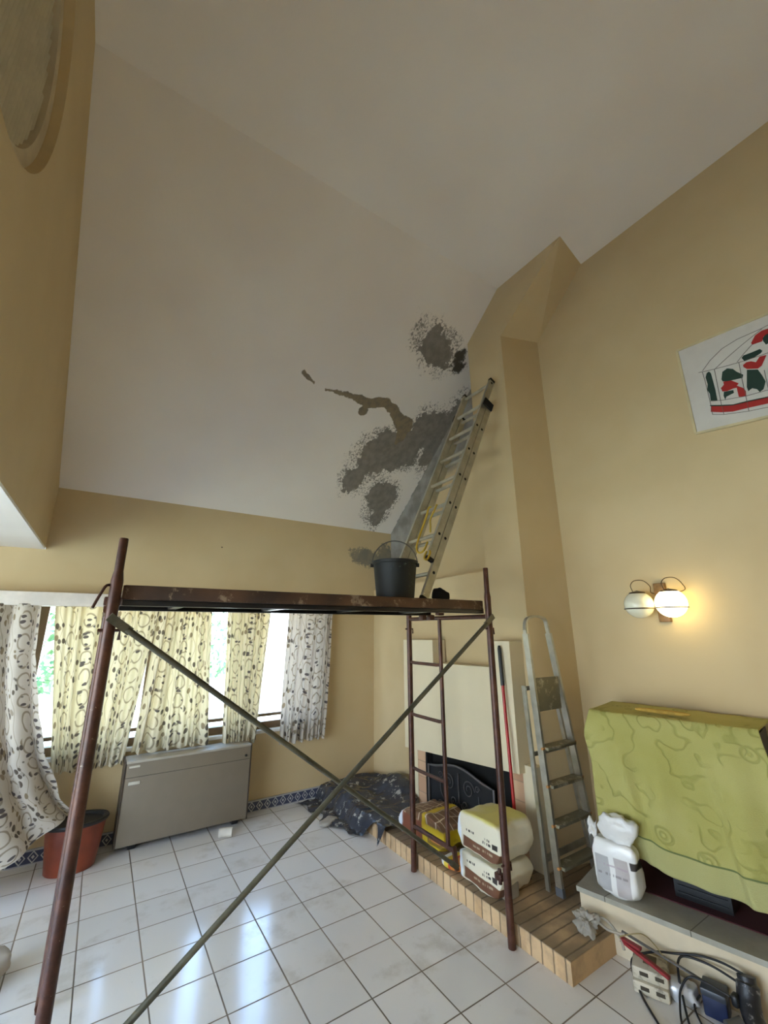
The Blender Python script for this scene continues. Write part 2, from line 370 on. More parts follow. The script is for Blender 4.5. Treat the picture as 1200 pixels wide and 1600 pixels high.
# chimney breast: wide base, narrower flue whose near side leans toward the room under the flat ceiling
b = MB()
F = [(3.05,2.425,0), (3.09,YB,0), (3.09,YB,2.36), (3.055,2.87,2.385), (3.02,2.87,ceil_z(2.87)), (3.03,YK,ZF), (3.046,1.643,ZF), (3.05,2.426,4.79)]
Bk = [(3.52,2.30,0), (3.52,YB,0), (3.52,YB,2.36), (3.52,2.87,2.385), (3.52,2.87,ceil_z(2.87)), (3.52,YK,ZF), (3.52,1.724,ZF), (3.52,2.304,4.825)]
T = tessellate_polygon([[Vector(p) for p in F]]); n = len(F)
b.mesh(F+Bk, [tuple(t) for t in T]+[tuple(i+n for i in t) for t in T]+[(i, (i+1) % n, (i+1) % n+n, i+n) for i in range(n)])
b.build('wall_chimney', M_wall, smooth=False, **S)
b = MB(); prof = [(YB+.2, ceil_z(YB+.2)), (YK, ZF), (-2.6, ZF), (-2.6, ZF+.15), (YK, ZF+.15), (YB+.2, ceil_z(YB+.2)+.2)]
b.prism([(XL, a, c_) for a, c_ in prof], (XR+.15-XL, 0, 0)); b.build('ceiling', M_ceil, smooth=False, **S)
MB().box((-3.4, -2.6, 2.58), (XL-.001, YB, 2.60)).box((-3.4, -2.6, 2.602), (XL-.2, YB, 2.75)).build('ceiling_low', M_white, smooth=False, **S)
# left wall above the low ceiling, with the round opening
CY, CZ, CR = 1.53, 4.30, .69
circ = lambda r, x_, n_=72: [(x_, CY+r*math.cos(2*math.pi*k/n_), CZ+r*math.sin(2*math.pi*k/n_)) for k in range(n_)]
b = MB(); b.holed([(XL, -2.6, 2.601), (XL, YB, 2.601), (XL, YB, ceil_z(YB)), (XL, YK, ZF), (XL, -2.6, ZF)], [circ(CR, XL)], (-.2, 0, 0))
b.build('wall_left', M_wall, smooth=False, **S)
MB().box((-3.6, -2.6, 0), (-3.4, -.6, 2.75)).box((-3.6, 3.4, 0), (-3.4, YB, 2.75)).box((-3.6, -.6, 2.45), (-3.4, 3.4, 2.75)).build('wall_far_left', M_wall, smooth=False, **S)
MB().box((-3.6, -2.75, 0), (3.65, -2.6, 5.5)).build('wall_front', M_wall, smooth=False, **S)
# fixed window: frame, mullions, glass
q = N('window_glass', .02); t = q.t; tr = q.n('BsdfTransparent'); gl = q.n('BsdfGlossy'); gl.inputs['Roughness'].default_value = .02; mx = q.n('MixShader'); mx.inputs[0].default_value = .06
t.links.new(tr.outputs[0], mx.inputs[1]); t.links.new(gl.outputs[0], mx.inputs[2]); t.links.new(mx.outputs[0], t.nodes['Material Output'].inputs['Surface']); M_glass = q.m
w1 = bpy.data.objects.new('window_1', None); C.objects.link(w1); w1.location = (.73, YB, .78); w1['kind'] = 'structure'
b = MB()
for x0, x1 in ((-.86, -.80), (2.27, 2.33), (-.52, -.44), (.42, .50), (1.36, 1.44)): b.box((x0, 5.03, .78), (x1, 5.10, 2.12))
b.box((-.86, 5.025, .78), (2.33, 5.105, .85)).box((-.86, 5.03, 2.06), (2.33, 5.10, 2.12)).box((-.86, 5.04, .90), (2.33, 5.09, .93))
b.build('window_frame', M_alu, w1, smooth=False)
MB().box((-.84, 5.062, .82), (2.30, 5.068, 2.09)).build('pane', M_glass, w1, smooth=False)
MB().bbox((-.90, 4.955, .745), (2.37, 5.02, .78), .008).build('window_sill', flat('white_marble_sill', lin(222, 216, 206), .3), w1)
MB().bbox((-3.3, 4.83, 2.055), (2.47, 4.999, 2.175), .006).build('trim_1', M_pelmet, **S)
MB().box((-3.38, 4.975, 0), (3.085, 4.999, .105)).build('baseboard_back', M_skirt, smooth=False, **S)
# round window: ring and ribbed blind inside
w2 = bpy.data.objects.new('window_2', None); C.objects.link(w2); w2.location = (XL-.12, CY, CZ-CR); w2['kind'] = 'structure'
b = MB(); A_, B_ = circ(CR-.001, XL-.045), circ(CR-.075, XL-.045)
b.mesh(A_+B_+circ(CR-.001, XL-.10)+circ(CR-.075, XL-.10), [(k, (k+1) % 72, 72+(k+1) % 72, 72+k) for k in range(72)]+[(72+k, 72+(k+1) % 72, 216+(k+1) % 72, 216+k) for k in range(72)]+[(k, (k+1) % 72, 144+(k+1) % 72, 144+k) for k in range(72)]+[(144+k, 144+(k+1) % 72, 216+(k+1) % 72, 216+k) for k in range(72)])
b.build('window_frame', flat('beige_plaster_ring', lin(206, 190, 160), .7), w2)
b = MB(); R2 = CR-.06; nn = 36; pts = []
for i in range(nn*4+1):
    yy_ = -R2+2*R2*i/(nn*4); hh = math.sqrt(max(R2*R2-yy_*yy_, 1e-6)); xx_ = XL-.085+.018*math.sin(i/4*2*math.pi)
    pts.append(((xx_, CY+yy_, CZ-hh), (xx_, CY+yy_, CZ+hh)))
V = [p for ab in pts for p in ab]; b.mesh(V, [(2*i, 2*i+2, 2*i+3, 2*i+1) for i in range(len(pts)-1)])
b.build('ribbed_blind', flat('grey_beige_ribbed_panel', lin(206, 196, 172), .8), w2, ang=180)
MB().box((XL-.150, CY-CR-.05, CZ-CR-.05), (XL-.125, CY+CR+.05, CZ+CR+.05)).build('back_board', flat('dark_board', lin(90, 82, 68), .8), w2, smooth=False)
# ------------------------------------------------------------------ object materials
def V3(*a): return Vector(a)
q = N('rusty_brown_painted_steel', .38, .25); f = q.noi(7, det=6, rough=.7)
q.col(q.mix(q.step(q.noi(38, det=4, rough=.8), .70, .02), q.ramp(f, (.3, lin(50, 28, 20)), (.5, lin(76, 43, 31)), (.72, lin(104, 66, 49))), lin(186, 170, 150)))
q.put(q.b.inputs['Roughness'], q.ma('ADD', .25, q.ma('MULTIPLY', f, .3))); q.bump(q.noi(50), .2, .003); M_scaf = q.m
q = N('green_grey_galvanised_tube', .45, .5); q.col(q.ramp(q.noi(6, det=5, rough=.7), (.3, lin(66, 64, 52)), (.7, lin(110, 106, 90)))); M_brace = q.m
q = N('stained_deck_edge', .6, .1); f = q.noi(9, det=6, rough=.75)
q.col(q.mix(q.step(f, .60, .05), q.ramp(q.noi(3, det=5), (.35, lin(50, 34, 26)), (.7, lin(98, 66, 44))), lin(138, 118, 96))); q.bump(f, .3, .004); M_deck = q.m
M_dark = flat('dark_steel_underside', lin(34, 31, 33), .35, .4)
q = N('brushed_aluminium', .34, .85); q.col(q.ramp(q.noi(12, det=4), (.3, lin(176, 174, 160)), (.7, lin(206, 204, 192)))); M_al = q.m
q = N('paint_spattered_aluminium', .42, .7); q.col(q.mix(q.step(q.noi(30, det=4, rough=.7), .68, .03), q.ramp(q.noi(10, det=4), (.3, lin(164, 160, 144)), (.7, lin(190, 186, 170))), lin(222, 214, 198))); M_al2 = q.m
q = N('dusty_ribbed_tread', .55, .5); q.col(q.mix(q.step(q.noi(9, det=6, rough=.75), .58, .06), lin(128, 122, 100), lin(182, 174, 150))); M_tread = q.m
M_blk = flat('black_plastic', lin(26, 26, 28), .45)
M_blkmatt = flat('sooty_black', lin(14, 13, 13), .95)
M_rub = flat('black_rubber', lin(18, 18, 18), .8)
q = N('black_bucket_plastic', .6); q.col(q.mix(q.step(q.noi(9, det=6, rough=.8), .66, .05), lin(14, 18, 18), lin(92, 100, 92))); M_bucket = q.m
M_wire = flat('steel_wire', lin(120, 118, 116), .35, .9)
M_cream = flat('cream_painted_board', lin(218, 204, 172), .65, 0, .04, 2)
M_yel = flat('yellow_webbing', lin(196, 162, 50), .7)

# ------------------------------------------------------------------ scaffold
sf = thing('scaffold', (1.17, 2.68, 0), 'rusty brown steel scaffold frame with crossed grey braces standing on the tiled floor', 'scaffold')
posts = dict(D=(.022, 2.185, 2.09, 2.24), Cc=(2.325, 2.185, 2.10, 2.275), A=(2.335, 3.17, 2.02, 2.17), E=(.012, 3.20, 2.0, 2.03))
for k, (x, y, z, zt) in posts.items():
    b = MB(); b.path([(x, y, 0), (x, y, .03), (x, y, z-.10), (x, y, z-.04), (x, y, z)], [.0235, .0235, .0235, .0245, .019], 16)
    p = b.build('post', M_scaf, sf)
    MB().path([(x, y, z-.05), (x, y, zt-.005), (x, y, zt)], [.0185, .0185, .0165], 14).build('spigot', M_scaf, p)
    b = MB()
    for zz in ((1.84, .42) if k in 'Cc' else (1.84,)):
        b.path([(x-.04, y, zz), (x+.04, y, zz), (x+.04, y, zz-.04)], .007, 8)
    b.build('lock_pin', M_scaf, p)
for x, ya, yb in ((2.335, 3.17, 2.745), (.005, 3.20, 2.745)):
    MB().path([(x, yb, .30), (x, yb, 1.935)], .0165, 12).build('upright', M_scaf, sf)
    for z in (1.56, 1.14, .73):
        MB().path([(x, ya, z), (x, ya-.08, z-.006), (x, yb+.05, z-.006), (x, yb, z)],      .0130, 10).build('rung', M_scaf, sf)
    MB().path([(x, ya, .31), (x, yb-.06, .31)], .0165, 12).build('transom', M_scaf, sf)
    MB().path([(x, ya, 1.925), (x, 2.185, 1.925)], .0165, 12).build('transom', M_scaf, sf)
def brace(p, q_, tabs):
    b = MB(); p, q_ = V3(*p), V3(*q_); d = (q_-p).normalized()
    b.path([p+d*.07, p+d*.09, q_-d*.09, q_-d*.07],      .0135, 10)
    for e, s_ in ((p, 1), (q_, -1)): b.bar(e-d*.02*s_, e+d*.09*s_,     .010, .036, (0, 1, 0))
    return b.build('brace', M_brace, sf)
brace((.03, 2.15, 1.885), (2.33, 2.655, .225), 0)
brace((2.32, 2.15, 1.915), (.03, 2.15, .285), 0)
b = MB(); b.bar((2.335, 2.685, .335), (2.335, 2.66, .20), .03, .02, (1, 0, 0)); b.build('brace_bracket', M_scaf, sf)
b = MB(); b.path(spline([(.0, 2.185, 2.03), (-.015, 2.175, 2.025), (-.03, 2.165, 1.99), (-.05, 2.155, 1.93)], 5), .006, 8)
b.build('locking_hook', M_scaf, sf)
b = MB(); b.bbox((2.31, 2.225, .31), (2.35, 2.28, .35), .006); b.path([(2.33, 2.25, .37), (2.33, 2.25, .29)], .012, 8); b.build('clamp', M_scaf, sf)
# deck
dk = thing('scaffold_deck', (1.17, 2.5, 1.945), 'dark brown paint-stained work platform lying across the top of the scaffold', 'platform')
MB().bbox((.055, 2.205, 2.012), (2.285, 2.80, 2.036), .004).build('deck_board', M_deck, dk)
for ya, yb in ((2.20, 2.222), (2.785, 2.807)): MB().bbox((.05, ya, 1.972), (2.29, yb, 2.034), .003).build('side_rail', M_deck, dk); MB().bbox((.055, ya+.003, 1.945), (2.285, yb-.003, 1.971), .002).build('lower_channel', M_dark, dk)
for ya, yb in ((2.222, 2.25), (2.757, 2.785)): MB().bbox((.06, ya, 1.945), (2.28, yb, 1.953), .002).build('rail_lip', M_dark, dk)
for xa in (.30, .85, 1.40, 1.95): MB().bbox((xa, 2.223, 1.955), (xa+.045, 2.784, 2.010), .004).build('cross_rib', M_dark, dk)
for x0, x1 in ((-.015, .052), (2.288, 2.352)):
    for y in (2.275, 2.72): MB().bbox((x0, y-.022, 1.946), (x1, y+.022, 1.985), .006).build('end_hook', M_scaf, dk)
MB().bbox((2.045, 2.60, 1.905), (2.085, 2.65, 1.944), .004).bbox((2.125, 2.60, 1.905), (2.165, 2.65, 1.944), .004).build('stop_block', M_scaf, dk)
DT = 2.036
# bucket
bx, by = 1.655, 2.40
bk = thing('bucket', (bx, by, DT), 'black plaster-splashed builders bucket with wire handle standing on the scaffold platform', 'bucket')
MB().lathe((bx, by, DT), [(.125, .0), (.130, .004), (.150, .238), (.160, .240), (.162, .258), (.152, .262), (.146, .250), (.127, .012), (.02, .010)], 40).build('bucket_body', M_bucket, bk)
hd = Vector((.84, -.54, 0)).normalized()
pts = []
for k in range(25):
    a = math.pi*k/24; v = V3(bx, by, DT+.245)+hd*(-.158*math.cos(a))*(1 if k < 13 else 1)+Vector((0, 0, .168*math.sin(a)))+Vector((-hd.y, hd.x, 0))*(.02*math.sin(a)); pts.append(v)
MB().path(pts, .0042, 8).build('handle', M_wire, bk)
for s_ in (-1, 1):
    c_ = V3(bx, by, DT+.235)+hd*s_*.158; MB().path([c_-hd*s_*.012, c_+hd*s_*.012], .014, 12).build('handle_lug', M_blk, bk)
# black rubber wedge beside ladder foot + grey offcut
b = MB(); b.blob((2.10, 2.44, DT+.045), (.12, .09, .09), Matrix.Rotation(.3, 3, 'Y').to_4x4(), 5, 24, 14, .012, 14)
b.build('work_glove', M_rub, label='crumpled black work glove lying on the platform at the ladder foot', category='glove')
# ------------------------------------------------------------------ extension ladder
O = V3(1.868, 2.41, DT+.034); top = V3(2.985, 2.525, 4.27); U = (top-O).normalized(); LL = (top-O).length
Wd = V3(-.03, 1, 0); Wd = (Wd-U*Wd.dot(U)).normalized(); Nn = U.cross(Wd).normalized()
if Nn.x < 0: Nn = -Nn
LW = .36
ld = thing('extension_ladder', O+Wd*LW/2, 'two-section aluminium extension ladder standing on the platform and leaning on the chimney', 'ladder')
def section(name, s0, s1, off):
    sec = bpy.data.objects.new(name, None); C.objects.link(sec); sec.parent = ld
    lp = MB()
    for sd, lab in ((0, 0), (LW, 1)):
        b = MB(); P0 = O+U*s0+Wd*sd+Nn*off; P1 = O+U*s1+Wd*sd+Nn*off
        b.bar(P0, P1, .026, .062, Wd)
        st = b.build('stile', M_al2, sec, smooth=False)
        b = MB()
        for P, dr in ((P0, -1), (P1, 1)): b.bar(P+U*dr*-.015, P+U*dr*.012, .030, .066, Wd)
        b.build('end_cap', M_rub, sec, smooth=False)
        b = MB(); s_ = s0+.10
        b2 = MB()
        k = 0
        while .22+.315*k < s1-.03:
            t_ = .22+.315*k; k += 1
            if t_ < s0+.02: continue
            sg = -1 if sd == 0 else 1; c_ = O+U*t_+Wd*(sd+sg*.0125)+Nn*off
            b2.path([c_, c_+Wd*sg*.003], .012, 10)
        b2.build('rung_end', M_rub, sec)
    k = 0
    while .22+.315*k < s1-.03:
        t_ = .22+.315*k; k += 1
        if t_ < s0+.02: continue
        MB().path([O+U*t_+Wd*.008+Nn*off, O+U*t_+Wd*(LW-.008)+Nn*off], .0155, 12).build('rung', M_al, sec)
section('base_section', .0, 2.17, .050)
section('fly_section', .30, LL, -.018)
b = MB(); p0 = O+U*2.12+Nn*.016
for sd in (-.03, LW+.03): b.bar(p0+Wd*sd-U*.05, p0+Wd*sd+U*.04, .012, .12, Wd)
b.build('guide_bracket', M_rub, ld, smooth=False)
b = MB(); s1_ = O+U*.22+.315*U*2+Nn*-.02
P = lambda t_, w_, n_: O+U*t_+Wd*w_+Nn*n_
b.path(spline([P(.86, .20, -.04), P(.84, .215, -.05), P(.74, .20, -.05), P(.60, .205, -.045), P(.48, .19, -.05), P(.40, .16, -.05), P(.36, .11, -.05), P(.38, .07, -.045), P(.46, .07, -.04)], 6), .008, 8)
b.path(spline([P(.86, .13, -.04), P(.78, .12, -.05), P(.70, .13, -.05), P(.62, .10, -.045), P(.56, .08, -.04)], 6), .007, 8)
b.path(spline([P(.36, -.005, -.045), P(.33, -.02, -.045), P(.28, -.01, -.045), P(.30, .03, -.045), P(.36, .03, -.045)], 6), .008, 8)
b.build('strap', M_yel, ld)

# ------------------------------------------------------------------ hearth, surround, hood
HZ = .11
hb = MB(); hb.prism([(2.37,1.815,0), (2.80,1.815,0), (2.74,2.005,0), (3.0,2.06,0), (3.49,2.165,0), (3.49,2.295,0), (3.045,2.42,0), (3.045,4.45,0), (2.37,4.45,0)], (0, 0, HZ))
bmesh.ops.bevel(hb.bm, geom=[e for e in hb.bm.edges if abs(e.verts[0].co.z-HZ) < 1e-4 and abs(e.verts[1].co.z-HZ) < 1e-4 and len(e.link_faces) == 2 and e.calc_face_angle(0) > 1], offset=.008, segments=2, affect='EDGES')
ho = hb.build('brick_hearth', M_brick, smooth=False, label='low hearth platform of pale clay bricks in front of the fireplace', category='hearth')
fp = thing('fireplace', (2.95, 3.2, HZ), 'cream fireplace with a boxy hood over a black brick-edged firebox', 'fireplace')
M_sur = M_cream
b = MB(); b.holed([(2.95,2.405,HZ), (2.95,4.02,HZ), (2.95,4.02,.80), (2.95,2.405,.80)], [[(2.95,2.53,HZ+.0001), (2.95,3.90,HZ+.0001), (2.95,3.90,.79), (2.95,2.53,.79)]], (.092, 0, 0)); b.build('surround', M_sur, fp, smooth=False)
b = MB(); b.box((2.955, 2.53, HZ), (3.043, 2.665, .79)); b.box((2.955, 3.775, HZ), (3.043, 3.90, .79)); b.build('brick_jamb', M_face, fp, smooth=False)
b = MB(); b.box((3.03, 2.665, HZ), (3.045, 3.775, .79)).box((2.958, 2.665, HZ), (3.03, 2.69, .79)).box((2.958, 3.75, HZ), (3.03, 3.775, .79)).box((2.958, 2.69, HZ), (3.03, 3.75, HZ+.004)); b.build('firebox', M_blkmatt, fp, smooth=False)
b = MB(); X = 2.885
b.prism([(X,2.505,.745), (X,4.03,.630), (X,4.03,1.722), (X,3.515,1.727), (X,3.515,1.503), (X,2.74,1.515), (X,2.74,1.735), (X,2.505,1.735)], (.165, 0, 0))
b.build('hood', M_sur, fp, smooth=False)
# fire screen: arched grey frame, mesh, scrolls
fs = thing('fire_screen', (2.915, 3.25, HZ), 'arched black mesh fire screen with wrought iron scrolls standing in the firebox opening', 'fire screen')
X = 2.93; yc, hw = 3.265, .43
def arch(t_): return .575+.035*math.cos(t_*math.pi)
out = [(X, yc+hw, HZ+.02)]+[(X, yc-hw*t_, arch(t_)) for t_ in [i/12-1 for i in range(25)]]+[(X, yc-hw, HZ+.02)]
MB().path(out, .012, 8).path([(X, yc+hw, HZ+.03), (X, yc-hw, HZ+.03)], .009, 8).build('screen_frame', flat('dark_grey_iron', lin(104, 98, 96), .45, .5), fs)
b = MB(); b.prism([(X+.012, a[1], a[2]) for a in out], (.004, 0, 0)); b.build('mesh_panel', flat('black_wire_mesh', lin(22, 22, 25), .7), fs, smooth=False)
for sd in (yc-hw+.04, yc+hw-.04): MB().path([(X-.05, sd, HZ+.006), (X+.0, sd, HZ+.02), (X+.022, sd, HZ+.006)], .008, 8).build('foot', M_blk, fs)
def spiral(cy, cz, r, turns, sg, a0=0.0):
    return [(X-.004, cy+sg*r*(1-.75*t_)*math.cos(a0+turns*2*math.pi*t_), cz+r*(1-.75*t_)*math.sin(a0+turns*2*math.pi*t_)) for t_ in [i/40 for i in range(41)]]
b = MB()
for sg in (-1, 1):
    b.path(spiral(yc+sg*.13, .46, .075, 1.6, sg, 0), .005, 6); b.path(spiral(yc+sg*.07, .32, .045, 1.5, sg, math.pi), .005, 6)
    b.path(spline([(X-.004, yc+sg*.25, .44), (X-.004, yc+sg*.24, .34), (X-.004, yc+sg*.13, .24), (X-.004, yc, .20)], 6), .005, 6)
    b.path(spiral(yc+sg*.26, .23, .05, 1.4, -sg, 0), .005, 6); b.path(spiral(yc+sg*.24, .49, .03, 1.2, sg, 0), .005, 6)
b.path([(X-.004, yc, HZ+.03), (X-.004, yc, .56)], .006, 6); b.build('scrollwork', flat('iron_scroll', lin(96, 93, 94), .5, .4), fs)
# broom
b = thing('broom', (2.86, 2.55, HZ), 'long red broom handle with black grip leaning on the hood beside the scaffold post', 'broom')
br = b; p0, p1 = V3(2.80, 2.50, HZ+.02), V3(2.855, 2.59, 1.70)
dl = p1-p0
MB().path([p0, p0+dl*.82], .013, 12).build('pole', flat('red_plastic_tube', lin(170, 30, 26), .35), br)
MB().path([p0+dl*.80, p0+dl*.985, p1], [.016, .016, .010], 12).build('grip', M_blk, br)
MB().bbox((2.77, 2.42, HZ), (2.83, 2.58, HZ+.05), .01).build('head', M_blk, br)
# block behind post
MB().bbox((2.48, 2.34, HZ), (2.60, 2.42, HZ+.10), .01).build('concrete_block', flat('grey_block', lin(150, 142, 128), .9), label='small grey block on the brick hearth just behind the scaffold post', category='block')

# ------------------------------------------------------------------ folded stepladder
st = thing('stepladder', (3.03, 2.22, HZ), 'folded aluminium stepladder with spattered treads leaning against the side of the chimney', 'stepladder')
Lb, Lt, Rb, Rt = V3(2.83,2.19,HZ), V3(2.775,2.235,1.80), V3(3.27,2.17,HZ), V3(3.055,2.235,1.80)
def lerp(a, c, t_): return a+(c-a)*t_
for nm, a, c in (('front_rail', Lb, Lt), ('front_rail', Rb, Rt)):
    b = MB(); b.bar(a, c, .022, .05, (1, 0, 0)); r_ = b.build(nm, M_al, st, smooth=False)
    MB().bar(a, a+(c-a).normalized()*.05, .028, .056, (1, 0, 0)).build('foot_cap', flat('grey_rubber', lin(96, 96, 98), .7), r_, smooth=False)
b = MB(); yy = 2.238
hp = spline([tuple(lerp(Lb, Lt, .97)), (2.775,yy,1.84), (2.80,yy,1.905), (2.87,yy,1.93), (2.97,yy,1.93), (3.03,yy,1.905), (3.05,yy,1.84), tuple(lerp(Rb, Rt, .97))], 6)
for a, c in zip(hp, hp[1:]): b.bar(a, c+(c-a)*.15, .03, .016, (0, 1, 0))
b.build('top_hoop', M_al, st)
for z in (1.0, .76, .52, .275):
    t_ = (z-HZ)/(1.80-HZ); a, c = lerp(Lb, Lt, t_), lerp(Rb, Rt, t_)
    b = MB(); b.bbox((a.x+.008, a.y-.055, z-.012), (c.x-.008, a.y+.035, z+.010), .004); tr_ = b.build('tread', M_tread, st)
    b = MB()
    for P_ in (a, c): b.path([P_+V3(-.016, -.02, 0), P_+V3(.016, -.02, 0)], .010, 8)
    b.build('rivet', flat('orange_plastic_plug', lin(196, 140, 80), .5), tr_)
b = MB(); b.bbox((2.80, 2.205, 1.24), (3.085, 2.222, 1.475), .008); b.build('platform', M_tread, st)
for a, c in ((V3(2.815,2.275,HZ), V3(2.745,2.275,1.42)), (V3(3.345,2.270,HZ), V3(3.095,2.275,1.42))):
    MB().bar(a, c, .02, .03, (1, 0, 0)).build('rear_rail', M_al, st, smooth=False)
MB().bar((2.78, 2.275, .95), (3.18, 2.275, .95), .008, .03, (0, 1, 0)).bar((2.75, 2.275, 1.40), (3.09, 2.275, 1.40), .008, .03, (0, 1, 0)).build('rear_crossbar', M_al2, st, smooth=False)
MB().bar((2.80, 2.270, .30), (3.28, 2.270, .30), .008, .045, (0, 1, 0)).build('rear_crossbar', M_al2, st, smooth=False)

# ------------------------------------------------------------------ heater, roll, pot
ht = thing('storage_heater', (.89, 4.86, 0), 'wide grey-beige storage heater standing against the wall under the window curtains', 'heater')
M_ht = flat('grey_beige_enamel', lin(128, 117, 101), .45, 0, .04); 
MB().bbox((.345, 4.745, .050), (1.455, 4.965, .700), .008).build('casing', M_ht, ht)
MB().bbox((.338, 4.740, .045), (.352, 4.968, .708), .003).bbox((1.448, 4.740, .045), (1.462, 4.968, .708), .003).build('end_trim', flat('dark_brown_trim', lin(70, 58, 46), .5), ht)
MB().bbox((.350, 4.735, .692), (1.450, 4.970, .712), .004).build('top_grille', flat('pale_top_plate', lin(170, 162, 148), .4), ht)
MB().box((.355, 4.7425, .575), (1.445, 4.746, .579)).build('panel_seam', flat('seam_shadow_line', lin(80, 72, 62), .7), ht, smooth=False)
MB().bbox((.385, 4.738, .520), (.475, 4.746, .545), .002).bbox((.375, 4.738, .655), (.46, 4.746, .672), .002).build('rating_plate', flat('silver_plate', lin(206, 200, 186), .4), ht)
MB().path([(1.405, 4.735, .612), (1.405, 4.746, .612)], .012, 12).build('knob', M_blk, ht)
for x in (.45, 1.33): MB().bbox((x, 4.80, 0), (x+.06, 4.93, .052), .005).build('foot', M_blk, ht)
b = MB(); b.path([(1.165, 4.60, .038), (1.275, 4.56, .038)], .038, 20); b.build('tape_roll', flat('white_paper_roll', lin(214, 208, 196), .6), label='small white roll lying on the tiles just in front of the heater', category='roll')
pc = V3(.05, 4.72, 0)
pt = thing('planter', pc, 'oval terracotta-coloured planter with a black rim on the floor below the curtain', 'planter')
q = N('worn_terracotta_plastic', .4); q.col(q.ramp(q.noi(5, det=5), (.3, lin(108, 44, 24)), (.7, lin(142, 66, 40)))); M_terra = q.m
MB().lathe(pc, [(.150, 0), (.158, .01), (.190, .295), (.195, .335), (.170, .335), (.165, .26), (.02, .25)], 40, 1.08, .80).build('pot', M_terra, pt)
MB().lathe(pc+V3(0,0,.318), [(.176, 0), (.202, .003), (.210, .020), (.204, .032), (.176, .030), (.165, .012)], 40, 1.08, .80).build('rim', M_blk, pt)
MB().lathe(pc+V3(0.0,0,.262), [(.155, 0), (.160, .004), (.12, .022), (.02, .030)], 30, 1.08, .80).build('soil', flat('dark_soil', lin(42, 36, 30), .95, 0, .3, 20), pt)

# ------------------------------------------------------------------ curtains
def cloth_mat(name, base, trans=.45, tint=lin(255, 242, 208)):
    q = N(name, .85); uv = q.uv(); sp = q.sep(uv); u, v = sp[0], sp[1]
    du = q.ma('ADD', u, q.ma('MULTIPLY', q.ma('SUBTRACT', q.noi(5, q.comb(u, v, 3.0), 2), .5), .05)); dv = q.ma('ADD', v, q.ma('MULTIPLY', q.ma('SUBTRACT', q.noi(5, q.comb(u, v, 9.0), 2), .5), .05))
    # small leaves scattered in columns
    lv = q.vor(1.0, q.comb(q.ma('MULTIPLY', du, 21), q.ma('MULTIPLY', dv, 15), 0.0)); lc = q.n('SeparateColor'); q.put(lc.inputs[0], lv['Color'])
    colm = q.ma('FRACT', q.ma('DIVIDE', u, .26))
    incol = q.band(colm, .02, .48, .04)
    leaf = q.ma('MULTIPLY', q.ma('MULTIPLY', q.ma('SUBTRACT', 1.0, q.step(lv['Distance'], .40, .05)), q.step(lc.outputs[0], .38, .02)), incol)
    # stem
    stem = q.ma('MULTIPLY', q.ma('SUBTRACT', 1.0, q.step(q.ma('ABSOLUTE', q.ma('SUBTRACT', colm, q.ma('ADD', .25, q.ma('MULTIPLY', q.ma('SINE', q.ma('MULTIPLY', v, 22)), .07)))), .012, .006)), .8)
    # big scroll rings in the other columns
    ry_ = q.ma('SUBTRACT', q.ma('FRACT', q.ma('DIVIDE', dv, .17)), .5); rx_ = q.ma('MULTIPLY', q.ma('SUBTRACT', q.ma('FRACT', q.ma('DIVIDE', du, .26)), .74), 1.6)
    rd = q.ma('SQRT', q.ma('ADD', q.ma('MULTIPLY', rx_, rx_), q.ma('MULTIPLY', ry_, ry_)))
    ring = q.ma('MULTIPLY', q.band(rd, .33, .42, .02), q.step(q.noi(9, q.comb(u, v, 1.0), 2), .42, .03))
    tick = q.vor(1.0, q.comb(q.ma('MULTIPLY', du, 11), q.ma('MULTIPLY', dv, 24), 5.0)); tk = q.n('SeparateColor'); q.put(tk.inputs[0], tick['Color'])
    tick = q.ma('MULTIPLY', q.ma('MULTIPLY', q.ma('SUBTRACT', 1.0, q.step(tick['Distance'], .34, .04)), q.step(tk.outputs[0], .50, .02)), q.band(colm, .5, .98, .02))
    c = q.mix(q.ma('MULTIPLY', q.ma('MAXIMUM', ring, stem), .85), base, lin(138, 124, 104))
    c = q.mix(leaf, c, q.mix(q.step(lc.outputs[1], .5, .05), lin(92, 82, 72), lin(136, 120, 96)))
    c = q.mix(tick, c, lin(88, 80, 78))
    q.col(c); q.bump(q.noi(300, det=1), .05, .001)
    t = q.t; tl = q.n('BsdfTranslucent'); ms = q.n('MixShader'); ms.inputs[0].default_value = trans
    mu = q.n('Mix', data_type='RGBA', blend_type='MULTIPLY'); mu.inputs[0].default_value = 1; q.put(mu.inputs[6], c); mu.inputs[7].default_value = tint
    t.links.new(mu.outputs[2], tl.inputs[0]); t.links.new(q.b.outputs[0], ms.inputs[1]); t.links.new(tl.outputs[0], ms.inputs[2])
    t.links.new(ms.outputs[0], t.nodes['Material Output'].inputs['Surface']); return q.m
M_cur = cloth_mat('leaf_and_scroll_print_curtain', lin(210, 199, 174), .36, lin(232, 220, 190))
M_lin = cloth_mat('leaf_print_curtain_greyish', lin(200, 191, 178), .32, lin(218, 208, 202))
